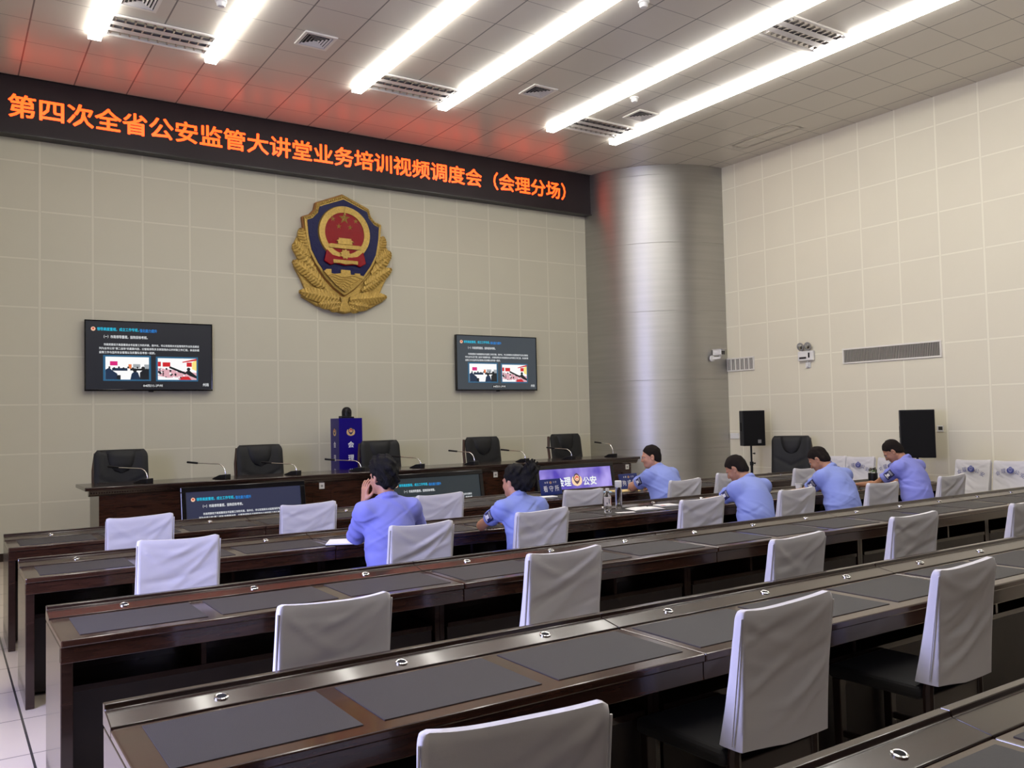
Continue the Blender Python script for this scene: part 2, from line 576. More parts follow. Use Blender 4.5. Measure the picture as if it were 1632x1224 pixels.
louvre(4.605, 9.76, 1.13, 0.56, 'unlit louvre panel between the two middle ceiling strips')
louvre(7.745, 9.74, 1.08, 0.54, 'unlit louvre panel at the far ends of the two right ceiling strips')
louvre(7.745, 6.04, 1.08, 0.54, 'unlit louvre panel between the right ceiling strips, nearer to the viewer')

def diffuser(x, y, lab):
    r = root('ceiling_air_diffuser', lab, 'air vent', (x, y, ZC), 0, 'square ceiling air diffusers')
    f = MB()
    def sq(o, i, z0, z1):
        for (xa, ya, xb, yb) in ((-o, -o, o, -i), (-o, i, o, o), (-o, -i, -i, i), (i, -i, o, i)):
            f.box((xa, ya, z0), (xb, yb, z1))
    sq(0.19, 0.155, -0.016, 0)
    f.build('frame', M_offwhite, r)
    f2 = MB()
    for o in (0.14, 0.105, 0.07, 0.035):
        i = o - 0.014
        for k in range(4):
            a = k * math.pi / 2
            m = Matrix.Rotation(a, 4, 'Z')
            f2.add([(-o, -o, -0.014), (o, -o, -0.014), (i, -i, -0.002), (-i, -i, -0.002), (-o, -o, -0.012), (o, -o, -0.012), (i, -i, -0.0005), (-i, -i, -0.0005)],
                   [(0, 1, 2, 3), (4, 7, 6, 5), (0, 4, 5, 1), (3, 2, 6, 7)], 0, m)
    f2.build('vanes', M_offwhite, r)
    MB().box((-0.155, -0.155, -0.0012), (0.155, 0.155, -0.0004)).build('backing', M_ventdark, r)
diffuser(1.68, 9.32, 'square ceiling air diffuser just behind the leftmost louvre panel, cut by the top edge')
diffuser(3.56, 9.31, 'square ceiling air diffuser between the second and third ceiling strips')
diffuser(6.66, 9.29, 'square ceiling air diffuser between the fourth and fifth ceiling strips')
diffuser(8.50, 9.30, 'square ceiling air diffuser squeezed between the two right ceiling strips')

def detector(x, y, lab):
    r = root('smoke_detector', lab, 'smoke detector', (x, y, ZC), 0, 'white smoke detectors on the ceiling')
    MB().lathe([(0.060, 0), (0.060, -0.012), (0.050, -0.018)], 24).build('base', M_white, r, smooth=40)
    MB().lathe([(0.044, -0.018), (0.046, -0.045), (0.036, -0.062), (0.0, -0.066)], 24).build('sensor_head', M_white, r, smooth=40)
detector(7.95, 8.82, 'round white smoke detector between the two right ceiling strips')
detector(6.19, 6.68, 'round white smoke detector at the top edge, right of the fourth strip')
detector(2.39, 8.92, 'round white smoke detector at the top edge beside the second strip')

def grille(name, lab, w, h, m, bars, vertical, bar_m, cat='air vent', nbig=0):
    """vent in the local x-z plane facing -y, centred"""
    r = root(name, lab, cat)
    f = MB()
    b = 0.022
    f.box((-w / 2, -0.018, -h / 2), (w / 2, 0, -h / 2 + b)).box((-w / 2, -0.018, h / 2 - b), (w / 2, 0, h / 2))
    f.box((-w / 2, -0.018, -h / 2 + b), (-w / 2 + b, 0, h / 2 - b)).box((w / 2 - b, -0.018, -h / 2 + b), (w / 2, 0, h / 2 - b))
    f.build('frame', m, r, bevel=0.003)
    MB().box((-w / 2 + b, -0.003, -h / 2 + b), (w / 2 - b, -0.0005, h / 2 - b)).build('backing', M_ventdark, r)
    s = MB()
    for k in range(bars):
        if vertical:
            x = -w / 2 + b + (w - 2 * b) * (k + 0.5) / bars
            s.box((x - 0.0045, -0.014, -h / 2 + b), (x + 0.0045, -0.003, h / 2 - b))
        else:
            z = -h / 2 + b + (h - 2 * b) * (k + 0.5) / bars
            s.box((-w / 2 + b, -0.014, z - 0.003), (w / 2 - b, -0.003, z + 0.003))
    s.build('slats', bar_m, r)
    if nbig:
        t = MB()
        for k in range(1, nbig):
            x = -w / 2 + b + (w - 2 * b) * k / nbig
            t.box((x - 0.006, -0.016, -h / 2 + b), (x + 0.006, -0.004, h / 2 - b))
        t.build('cross_bars', m, r)
    return r
g = grille('ceiling_return_grille', 'long grey return air grille in the ceiling near the right wall', 1.18, 0.32, M_offwhite, 60, True, M_grey)
g.location = (10.915, 9.04, ZC)
g.rotation_euler = (R(-90), 0, R(90))
g = grille('wall_air_grille', 'long white framed air grille high on the right wall', 1.58, 0.235, M_offwhite, 62, True, M_slat)
g.location = (XR, 7.49, 2.45)
g.rotation_euler = (0, 0, R(-90))
g = grille('wall_air_grille', 'short white framed air grille beside the steel column', 0.64, 0.235, M_offwhite, 18, True, M_offwhite, nbig=6)
g.location = (XR, 10.34, 2.465)
g.rotation_euler = (0, 0, R(-90))

# ---------------------------------------------------------------- red running-text sign
r = root('led_sign', 'long black electronic sign with glowing orange Chinese characters', 'sign', (5.07, YF, 5.63))
MB().box((-4.75, -0.16, -0.36), (4.75, 0, 0.355)).build('panel', M_ledpanel, r)
f = MB()
f.box((-4.78, -0.185, -0.375), (4.78, 0, -0.36)).box((-4.78, -0.185, 0.355), (4.78, 0, 0.36)).box((-4.78, -0.185, -0.36), (-4.75, 0, 0.355)).box((4.75, -0.185, -0.36), (4.78, 0, 0.355))
f.build('frame', M_ledframe, r)
t = MB()
put_text(t, '第四次全省公安监管大讲堂业务培训视频调度会（会理分场）', 0.665 - 5.07, 9.24 - 5.07, -0.015, 0.292, -0.1635, 0.020)
t.build('lit_lettering', M_led, r)

# ---------------------------------------------------------------- big police badge
E_ = root('police_badge', 'large gold, navy and red police badge relief on the front wall', 'emblem', (5.06, YF, 4.20))
def mirror(p):
    return p + [(-x, z) for x, z in reversed(p) if abs(x) > 1e-6]
sh = [(0, 0.853), (-0.418, 0.680), (-0.441, 0.576), (-0.510, 0.497), (-0.622, 0.455), (-0.615, 0.39), (-0.594, 0.17), (-0.552, -0.04), (-0.452, -0.23), (-0.318, -0.42), (-0.165, -0.575), (0, -0.69)]
shin = [(0, 0.780), (-0.381, 0.628), (-0.407, 0.534), (-0.495, 0.440), (-0.575, 0.41), (-0.558, 0.20), (-0.515, -0.03), (-0.42, -0.21), (-0.29, -0.39), (-0.145, -0.54), (0, -0.635)]
MB().prism(mirror(sh), -0.115, -0.03).build('shield_rim', M_gold, E_, bevel=0.012)
MB().prism(mirror([(x * 1.03, z * 1.02) for x, z in sh]), -0.075, -0.001).build('shield_backing', M_gold_d, E_, bevel=0.01)
MB().prism(mirror(shin), -0.128, -0.112).build('shield_field', M_navy, E_, bevel=0.006)
# rope of beads round the top edge
rope = MB()
tops = mirror([(0, 0.818), (-0.400, 0.655), (-0.424, 0.556), (-0.502, 0.470), (-0.60, 0.432)])
tops = [(-0.60, 0.432), (-0.502, 0.470), (-0.424, 0.556), (-0.400, 0.655), (0, 0.818), (0.400, 0.655), (0.424, 0.556), (0.502, 0.470), (0.60, 0.432)]
for (xa, za), (xb, zb) in zip(tops, tops[1:]):
    n = max(2, int(math.hypot(xb - xa, zb - za) / 0.032))
    for k in range(n):
        q = (k + 0.5) / n
        rope.ball((xa + (xb - xa) * q, -0.122, za + (zb - za) * q), (0.019, 0.014, 0.019), 8, 6)
rope.build('beaded_edge', M_gold, E_, smooth=60)
# national disc: gold ring, red field, gate, stars, ribbon and gear
rc = (0.0, 0.255)
ro, ri = ring_pts(*rc, 0.418, 64), ring_pts(*rc, 0.314, 64)
rg = MB()
for i in range(64):
    j = (i + 1) % 64
    a, b, c, d = ro[i], ro[j], ri[j], ri[i]
    rg.add([(a[0], -0.128, a[1]), (b[0], -0.128, b[1]), (c[0], -0.128, c[1]), (d[0], -0.128, d[1]),
            (a[0] * 0.97, -0.158, rc[1] + (a[1] - rc[1]) * 0.97), (b[0] * 0.97, -0.158, rc[1] + (b[1] - rc[1]) * 0.97), (c[0], -0.152, c[1]), (d[0], -0.152, d[1])],
           [(0, 1, 5, 4), (4, 5, 6, 7), (7, 6, 2, 3), (0, 3, 2, 1)])
rg.build('gold_ring', M_gold, E_, smooth=40)
MB().prism(ring_pts(*rc, 0.318, 48), -0.140, -0.127).build('red_disc', M_red, E_)
def star(cx, cz, ro_, rot=90.0):
    p = []
    for i in range(10):
        rad = ro_ if i % 2 == 0 else ro_ * 0.40
        a = R(rot + 36 * i)
        p.append((cx + rad * math.cos(a), cz + rad * math.sin(a)))
    return p
def star_relief(mb, cx, cz, ro_, y0, hgt, rot=90.0):
    p = star(cx, cz, ro_, rot)
    v = [(x, y0, z) for x, z in p] + [(cx, y0 - hgt, cz)]
    mb.add(v, [(i, (i + 1) % 10, 10) for i in range(10)] + [tuple(range(9, -1, -1))])
st = MB()
star_relief(st, 0, 0.485, 0.095, -0.1395, 0.025)
st.prism([(-0.012, 0.53), (0.012, 0.53), (0.0, 0.655)], -0.166, -0.150)
st.build('large_star', M_gold, E_)
for sx, sz in ((-0.185, 0.46), (-0.09, 0.355), (0.09, 0.355), (0.185, 0.46)):
    s_ = MB()
    star_relief(s_, sx, sz, 0.045, -0.1395, 0.014)
    s_.build('small_star', M_gold, E_)
gt = MB()
gt.prism([(-0.262, 0.018), (0.262, 0.018), (0.262, 0.075), (0.215, 0.085), (0.175, 0.083), (-0.175, 0.083), (-0.215, 0.085), (-0.262, 0.075)], -0.163, -0.139)
gt.prism([(-0.118, 0.083), (0.118, 0.083), (0.113, 0.125), (0.145, 0.125), (0.12, 0.150), (0.10, 0.155), (0.105, 0.180), (-0.105, 0.180), (-0.10, 0.155), (-0.12, 0.150), (-0.145, 0.125), (-0.113, 0.125)], -0.163, -0.139)
gt.build('gate_tower', M_gold, E_, bevel=0.005)
dr = MB()
dr.prism([(-0.292, -0.005), (-0.20, -0.085), (-0.10, -0.105), (0.0, -0.095), (0.10, -0.105), (0.20, -0.085), (0.292, -0.005), (0.335, -0.185), (0.235, -0.245), (0.165, -0.215), (0.0, -0.235), (-0.165, -0.215), (-0.235, -0.245), (-0.335, -0.185)], -0.166, -0.128)
dr.build('red_ribbon', M_red, E_, bevel=0.012)
gw = MB()
gp = []
for i in range(36):
    rad = 0.085 if i % 4 in (0, 1) else 0.068
    a = R(10 * i)
    gp.append((rad * math.cos(a), -0.065 + rad * math.sin(a) * 0.9))
gw.prism(gp, -0.172, -0.130)
gw.prism([(-0.20, -0.155), (0.20, -0.155), (0.195, -0.215), (0.10, -0.205), (0.0, -0.222), (-0.10, -0.205), (-0.195, -0.215)], -0.176, -0.164)
gw.build('gear', M_gold, E_, bevel=0.006)
wl_ = MB()
wl_.prism([(-0.345, -0.335), (-0.318, -0.327), (-0.297, -0.306), (-0.221, -0.303), (-0.221, -0.362), (-0.185, -0.372), (-0.071, -0.356), (-0.067, -0.300), (0.080, -0.301), (0.086, -0.366), (0.150, -0.362), (0.155, -0.340), (0.238, -0.339), (0.242, -0.365), (0.30, -0.375), (0.145, -0.54), (0, -0.635), (-0.145, -0.54)], -0.150, -0.127)
rnd = random.Random(4)
for k in range(7):
    zz = -0.40 - k * 0.033
    ww = 0.27 - k * 0.036
    wl_.tube([(-ww + 2 * ww * q / 10, -0.150, zz + 0.02 * math.sin(q * 1.1 + k)) for q in range(11)], 0.008, 6)
wl_.build('great_wall_relief', M_gold, E_, bevel=0.006)
# laurel and pine leaves on both sides, each leaf a ribbed relief
def leaf(base, tip, width, ribs):
    mb = MB()
    b, t_ = Vector((base[0], 0, base[1])), Vector((tip[0], 0, tip[1]))
    ax = (t_ - b)
    L_ = ax.length
    ax.normalize()
    nx = Vector((-ax.z, 0, ax.x))
    n = ribs * 4
    top, mid, bot = [], [], []
    v, f = [], []
    for i in range(n + 1):
        q = i / n
        w = 1.18 * width * (math.sin(math.pi * min(1, q * 0.86 + 0.10)) ** 0.8)
        hgt = 0.016 * (1 if (i // 2) % 2 == 0 else 0.25)
        c = b + ax * (L_ * q)
        sk = ax * (-0.55 * w)
        for s_, wd, yy in ((-1, w, -0.062), (-1, w * 0.96, -0.086 - hgt), (0, 0, -0.106 - hgt * 0.4), (1, w * 0.96, -0.086 - hgt), (1, w, -0.062)):
            p = c + nx * (s_ * wd) - sk * (abs(s_)) * -0.0 + ax * (0.45 * wd * abs(s_))
            v.append((p.x, yy, p.z))
    for i in range(n):
        for k in range(4):
            a = i * 5 + k
            f.append((a, a + 1, a + 6, a + 5))
    f.append((0, 1, 2, 3, 4))
    f.append(tuple(n * 5 + k for k in (4, 3, 2, 1, 0)))
    for i in range(n):
        f.append((i * 5, (i + 1) * 5, (i + 1) * 5 + 4, i * 5 + 4))
    mb.add(v, f)
    return mb
LEAVES = [((0.56, -0.02), (0.665, 0.275), 0.075, 7), ((0.53, -0.14), (0.775, 0.04), 0.09, 8), ((0.45, -0.33), (0.765, -0.02), 0.07, 7),
          ((0.33, -0.50), (0.785, -0.22), 0.085, 10), ((0.28, -0.60), (0.60, -0.40), 0.06, 8),
          ((0.08, -0.74), (0.69, -0.66), 0.088, 12), ((0.06, -0.80), (0.40, -0.84), 0.07, 8), ((0.03, -0.84), (0.22, -0.91), 0.05, 5)]
for bs, tp, wd, rb in LEAVES:
    for sg in (-1, 1):
        leaf((bs[0] * sg, bs[1]), (tp[0] * sg, tp[1]), wd, rb).build('leaf', M_gold, E_)
bk = [(0, -0.955), (-0.15, -0.925), (-0.43, -0.855), (-0.66, -0.73), (-0.60, -0.62), (-0.66, -0.48), (-0.77, -0.28), (-0.70, -0.14), (-0.79, -0.02), (-0.74, 0.10), (-0.65, 0.28), (-0.60, 0.20)]
MB().prism(mirror(bk), -0.064, -0.001).build('laurel_backing', M_gold, E_, bevel=0.015)
MB().prism([(-0.075, -0.70), (0.075, -0.70), (0.055, -0.78), (0.10, -0.93), (0.0, -0.955), (-0.10, -0.93), (-0.055, -0.78)], -0.118, -0.05).build('knot', M_gold, E_, bevel=0.02)

# ---------------------------------------------------------------- displays with the slide
S_white = em('slide white text', (235, 238, 240))
S_cyan = em('slide cyan text', (20, 190, 225))
S_cyan2 = em('slide blue text', (20, 130, 215))
S_frame = em('slide picture border', (38, 96, 132))
S_pw = em('slide picture white', (250, 250, 250))
S_pd = em('slide picture dark', (18, 24, 30))
S_pb = em('slide picture navy', (20, 44, 72))
S_pr = em('slide picture red', (205, 32, 40))
S_pk = em('slide picture pink', (214, 30, 120))
S_po = em('slide picture orange', (228, 122, 70))
S_py = em('slide picture yellow', (250, 226, 130))
S_pg = em('slide picture grey', (160, 165, 170))
S_pp = em('slide picture rose', (222, 170, 180))
S_pill = em('slide caption black', (8, 8, 12))
S_logo = em('slide emblem', (235, 190, 160))
S_logo2 = em('slide emblem red', (200, 70, 50))

def slide(parent, w, h, bg, aspect_top=None):
    """display contents in the local x-z plane facing -y; w x h metres centred on the parent's origin at y = 0"""
    X = lambda u: -w / 2 + u * w
    Z = lambda v: h / 2 - v * h
    MB().box((-w / 2, -0.002, -h / 2), (w / 2, 0, h / 2)).build('screen', bg, parent)
    t = MB()
    put_text(t, '领导高度重视，成立工作专班，', X(0.085), X(0.405), Z(0.115), 0.050 * h, -0.0035, 0.02, 0)
    put_text(t, '强化能力提升', X(0.413), X(0.55), Z(0.122), 0.050 * h, -0.0035, 0.02, 1)
    t.build('slide_title', [S_cyan, S_cyan2], parent)
    b = MB()
    b.flat(ring_pts(X(0.056), Z(0.115), 0.031 * h, 18), -0.0035, 0)
    b.flat(ring_pts(X(0.056), Z(0.110), 0.015 * h, 14), -0.005, 1)
    b.build('slide_emblem', [S_logo, S_logo2], parent)
    t = MB()
    put_text(t, '（一）市局领导重视，挂钩目标考核。', X(0.135), X(0.475), Z(0.225), 0.048 * h, -0.0035, 0.012)
    put_text(t, '市局党委班子高度重视全市监管工作的开展，局中长、市公安局局长对监管场所专业队伍建设', X(0.135), X(0.895), Z(0.340), 0.036 * h, -0.0035, 0.012)
    put_text(t, '列为全市公安“第二战场”的重要内容，分管局领导多次到现场办公并听取工作汇报，亲自协调', X(0.10), X(0.895), Z(0.397), 0.036 * h, -0.0035, 0.012)
    put_text(t, '监管工作与监所安全管理以及民警队伍考核一起抓。', X(0.10), X(0.535), Z(0.454), 0.036 * h, -0.0035, 0.012)
    put_text(t, '州局', X(0.925), X(0.975), Z(0.93), 0.048 * h, -0.0035, 0.01)
    t.build('slide_text', S_white, parent)
    mats = [S_frame, S_pw, S_pd, S_pb, S_pr, S_pk, S_po, S_py, S_pg, S_pp]
    rn = random.Random(11)
    p = MB()
    def rect(u0, v0, u1, v1, y, mi):
        p.flat([(X(u0), Z(v1)), (X(u1), Z(v1)), (X(u1), Z(v0)), (X(u0), Z(v0))], y, mi)
    def poly(uv, y, mi):
        p.flat([(X(u), Z(v)) for u, v in uv], y, mi)
    def head(u, v, s, y, mi):
        p.flat([(X(u) + s * math.cos(a) * h, Z(v) + s * math.sin(a) * h) for a in [k * math.pi / 5 for k in range(10)]], y, mi)
    # left picture: people round a white table
    rect(0.13, 0.495, 0.50, 0.875, -0.0035, 0)
    a0, a1, c0, c1 = 0.147, 0.484, 0.520, 0.855
    rect(a0, c0, a1, c1, -0.005, 1)
    rect(a0 + 0.034, c0 + 0.066, a0 + 0.092, c0 + 0.128, -0.0065, 5)
    rect(a0 + 0.176, c0 + 0.108, a0 + 0.200, c0 + 0.172, -0.0065, 6)
    rect(a0 + 0.212, c0 + 0.105, a0 + 0.268, c0 + 0.160, -0.0065, 8)
    rect(a0 + 0.300, c0 + 0.108, a1, c0 + 0.180, -0.0065, 8)
    rect(a0 + 0.05, c0 + 0.165, a0 + 0.168, c0 + 0.205, -0.0065, 3)
    for k in range(7):
        head(a0 + 0.03 + k * 0.036, c0 + 0.155 + 0.012 * (k % 2), 0.014, -0.008, 2)
    rect(a0 + 0.19, c0 + 0.17, a1, c0 + 0.20, -0.0065, 2)
    poly([(a0, c0 + 0.19), (a0 + 0.03, c0 + 0.16), (a0 + 0.05, c0 + 0.20), (a0 + 0.09, c0 + 0.25), (a0 + 0.09, c1), (a0, c1)], -0.008, 3)
    rect(a0 + 0.085, c0 + 0.27, a0 + 0.115, c1, -0.008, 2)
    poly([(a0 + 0.19, c1), (a0 + 0.20, c0 + 0.25), (a0 + 0.225, c0 + 0.205), (a0 + 0.25, c0 + 0.23), (a0 + 0.27, c1)], -0.0095, 3)
    head(a0 + 0.225, c0 + 0.195, 0.030, -0.011, 2)
    poly([(a0 + 0.265, c1), (a0 + 0.265, c0 + 0.23), (a0 + 0.29, c0 + 0.19), (a1, c0 + 0.20), (a1, c1)], -0.008, 2)
    head(a0 + 0.29, c0 + 0.165, 0.026, -0.011, 2)
    # right picture: a full meeting room with red banners
    rect(0.54, 0.505, 0.885, 0.878, -0.0035, 0)
    a0, a1, c0, c1 = 0.555, 0.872, 0.528, 0.855
    rect(a0, c0, a1, c1, -0.005, 1)
    poly([(a0, c0 + 0.15), (a1, c0 + 0.22), (a1, c1), (a0, c1)], -0.0065, 9)
    rect(a0, c0 + 0.055, a0 + 0.024, c0 + 0.125, -0.008, 4)
    rect(a0 + 0.038, c0 + 0.062, a0 + 0.100, c0 + 0.128, -0.008, 4)
    rect(a0 + 0.235, c0 + 0.060, a0 + 0.278, c0 + 0.125, -0.008, 4)
    poly([(a0 + 0.28, c0 + 0.06), (a1, c0 + 0.02), (a1, c0 + 0.19), (a0 + 0.28, c0 + 0.16)], -0.008, 7)
    poly([(a0 + 0.20, c0 + 0.05), (a1, c0 - 0.0), (a1, c0 + 0.03), (a0 + 0.20, c0 + 0.065)], -0.0095, 4)
    for k in range(46):
        u = a0 + 0.005 + 0.21 * rn.random()
        v = c0 + 0.15 + 0.15 * rn.random()
        head(u, v, 0.010 + 0.006 * rn.random(), -0.0095, rn.choice((2, 2, 1, 1, 9)))
    for k in range(12):
        head(a0 + 0.10 + 0.011 * k, c0 + 0.14 + 0.008 * k, 0.017, -0.011, 2)
    poly([(a0 + 0.22, c0 + 0.22), (a0 + 0.25, c0 + 0.17), (a0 + 0.275, c0 + 0.21), (a1, c0 + 0.27), (a1, c1 - 0.02), (a0 + 0.26, c1 - 0.06)], -0.011, 2)
    head(a0 + 0.25, c0 + 0.165, 0.026, -0.0125, 2)
    poly([(a0 + 0.175, c1), (a0 + 0.20, c1 - 0.05), (a0 + 0.25, c1 - 0.05), (a0 + 0.275, c1)], -0.0125, 4)
    poly([(a0, c1), (a0, c1 - 0.06), (a0 + 0.08, c1 - 0.03), (a0 + 0.16, c1 - 0.04), (a0 + 0.17, c1)], -0.011, 1)
    p.build('slide_pictures', mats, parent)
    c = MB()
    u0, u1, vc, hh = 0.425, 0.605, 0.945, 0.030
    pts = ring_pts(X(u0) + hh * h, Z(vc), hh * h, 10, 90, 270) + ring_pts(X(u1) - hh * h, Z(vc), hh * h, 10, -90, 90)
    c.flat(pts, -0.0035, 0)
    put_text(c, '04四川-泸州', X(u0 + 0.013), X(u1 - 0.013), Z(vc), 0.04 * h, -0.005, 0.01, 1)
    c.build('slide_caption', [S_pill, S_white], parent)

def bezel(w, h, b, dep, bb=None):
    bb = bb or b
    mb = MB()
    W2, H2 = w / 2, h / 2
    mb.box((-W2 - b, -0.012, -H2 - bb), (W2 + b, dep, -H2)).box((-W2 - b, -0.012, H2), (W2 + b, dep, H2 + b))
    mb.box((-W2 - b, -0.012, -H2), (-W2, dep, H2)).box((W2, -0.012, -H2), (W2 + b, dep, H2))
    mb.box((-W2, 0.004, -H2), (W2, dep, H2))
    return mb

for x, bgc, lab in ((2.315, (29, 31, 38), 'wall television left of the police badge showing the dark slide'),
                    (7.79, (58, 66, 74), 'wall television right of the police badge showing the dark slide')):
    r = root('wall_television', lab, 'television', (x, YF - 0.075, 2.545), 0, 'wall televisions showing the slide')
    bezel(1.57, 0.885, 0.014, 0.05, 0.022).build('bezel', M_blackgloss, r, bevel=0.004)
    MB().box((-0.3, 0.05, -0.2), (0.3, 0.074, 0.2)).build('wall_bracket', M_black, r)
    MB().box((-0.03, -0.008, -0.478), (0.03, 0.02, -0.464)).build('logo_tab', M_black, r)
    slide(r, 1.57, 0.885, em('slide background %d' % bgc[0], bgc))

# ================================================================== PODIUM DESK AND WHAT STANDS ON IT
PX0, PX1, PY = 1.38, 8.78, 10.05
r = root('podium_desk', 'long dark wooden podium desk below the wall televisions', 'desk', (0, 0, 0))
MB().box((PX0 - 0.14, PY - 0.06, 0.945), (PX1 + 0.14, PY + 0.70, 0.985)).build('top', M_wood, r, bevel=0.008)
MB().prism([(PY - 0.055, 0.945), (PY + 0.05, 0.945), (PY + 0.05, 0.885), (PY - 0.005, 0.885), (PY - 0.03, 0.905)], PX0 - 0.10, PX1 + 0.10,
           mat=Matrix(((0, 1, 0, 0), (1, 0, 0, 0), (0, 0, 1, 0), (0, 0, 0, 1)))).build('crown_moulding', M_wood, r)
d = MB()
n = 300
for k in range(n):
    x = PX0 - 0.09 + (PX1 - PX0 + 0.18) * (k + 0.5) / n
    d.box((x - 0.008, PY - 0.045, 0.915), (x + 0.008, PY - 0.02, 0.943))
d.build('dentil_band', M_wood, r)
MB().box((PX0, PY, 0.0), (PX1, PY + 0.03, 0.887)).build('front_panel', M_wood_red, r)
for x in (PX0, PX1 - 0.04):
    MB().box((x, PY + 0.03, 0), (x + 0.04, PY + 0.66, 0.944)).build('end_panel', M_wood, r)
MB().box((PX0 - 0.02, PY - 0.02, 0.0), (PX1 + 0.02, PY, 0.10)).build('plinth', M_wood, r, bevel=0.005)
nb = 6
for k in range(nb):
    xa = PX0 + 0.14 + (PX1 - PX0 - 0.1) * k / nb
    xb = xa + (PX1 - PX0 - 0.1) / nb - 0.20
    m = MB()
    for (a, b, c, e) in ((xa, 0.76, xb, 0.79), (xa, 0.16, xb, 0.19), (xa, 0.19, xa + 0.03, 0.76), (xb - 0.03, 0.19, xb, 0.76)):
        m.box((a, PY - 0.012, b), (c, PY, e))
    m.build('panel_moulding', M_wood_red, r)
for x, z in ((3.84, 0.845), (6.33, 0.845), (8.70, 0.835)):
    m = MB().box((x - 0.032, PY - 0.006, z - 0.036), (x + 0.032, PY, z + 0.036), 0).box((x - 0.014, PY - 0.008, z - 0.014), (x + 0.014, PY - 0.006, z + 0.012), 1)
    o = m.build('socket_plate', [M_white, M_grey], r)
    o['label'] = 'white socket plate'

# gooseneck microphones
ORD = ['leftmost', 'second', 'third', 'fourth', 'fifth', 'sixth', 'seventh', 'eighth', 'rightmost']
MICX = [1.90, 2.75, 3.60, 4.44, 5.29, 6.12, 6.97, 7.80, 8.60]
TIPX = [1.555, 2.41, 3.29, 4.11, 5.05, 5.93, 6.80, 7.62, 8.55]
TIPZ = [1.165, 1.175, 1.135, 1.135, 1.135, 1.175, 1.155, 1.155, 1.205]
for k in range(9):
    lab = ('%s gooseneck microphone on the podium desk' % ORD[k]) if k in (0, 8) else '%s gooseneck microphone from the left on the podium desk' % ORD[k]
    by = PY + 0.20
    r = root('gooseneck_microphone', lab, 'microphone', (MICX[k], by, 0.985), 0, 'gooseneck microphones along the podium desk')
    dx = TIPX[k] - MICX[k]
    dy = 0.38
    L_ = math.hypot(dx, dy)
    ux, uy = dx / L_, dy / L_
    ang = math.atan2(uy, ux)
    mt = Matrix.Rotation(ang, 4, 'Z')
    MB().prism([(-0.035, 0), (0.15, 0), (0.13, 0.012), (0.05, 0.045), (-0.035, 0.05)], -0.055, 0.055, 0, mt).build('base', M_black, r, bevel=0.006)
    tz = TIPZ[k] - 0.985
    path, rad = [], []
    z0 = 0.045
    for q in range(15):
        t = q / 14
        # rises from the base, bends over and runs level
        if t < 0.45:
            a = t / 0.45 * math.pi / 2
            px = 0.10 * (1 - math.cos(a))
            pz = z0 + (tz - 0.02 - z0) * math.sin(a)
        else:
            s_ = (t - 0.45) / 0.55
            px = 0.10 + (L_ - 0.14 - 0.10) * s_
            pz = tz - 0.02 + 0.012 * s_
        path.append((ux * px, uy * px, pz))
    MB().tube([(0, 0, z0), (0, 0, z0 + 0.012)], 0.011, 10).tube(path, 0.0055, 8).build('gooseneck', M_chrome, r, smooth=60)
    e0 = Vector(path[-1])
    MB().tube([e0, e0 + Vector((ux * 0.14, uy * 0.14, 0.012))], [0.0115, 0.0125], 10).build('capsule', M_black, r, smooth=40)

# blue pillar with lettering behind the podium, camera on it
r = root('sign_pillar', 'square royal blue pillar with white vertical lettering behind the podium', 'sign', (4.86, 11.72, 0), R(-2))
MB().box((-0.175, -0.175, 0), (0.175, 0.175, 1.665)).build('body', M_blue_sign, r, bevel=0.004)
for rot in (0, -90):
    mt = Matrix.Rotation(R(rot), 4, 'Z')
    t = MB()
    for ch, z in (('会', 1.29), ('理', 1.10), ('公', 0.905), ('安', 0.71)):
        put_text(t, ch, -0.042, 0.042, z, 0.084, -0.1765, 0.02, 0, mt)
    t.build('vertical_lettering', M_signwhite, r)
    b = MB()
    badge(b, 0, 1.475, 0.125, -0.177, (0, 1, 2, 3), mt)
    b.build('badge', [M_wheat, M_pnavy, M_pred, M_cream], r)
r = root('video_camera', 'small black dome video camera standing on the blue pillar', 'camera', (4.86, 11.70, 1.665))
MB().prism([(-0.10, 0), (0.09, 0), (0.085, 0.02), (-0.095, 0.035)], -0.07, 0.07).build('base', M_black, r, bevel=0.006)
MB().lathe([(0.07, 0.02), (0.072, 0.09), (0.066, 0.12), (0.05, 0.145), (0.025, 0.160), (0.0, 0.163)], 24).build('dome', M_black, r, smooth=50)
MB().tube([(0.01, -0.06, 0.10), (0.01, -0.085, 0.10)], [0.030, 0.026], 18).build('lens', M_lens, r, smooth=40)

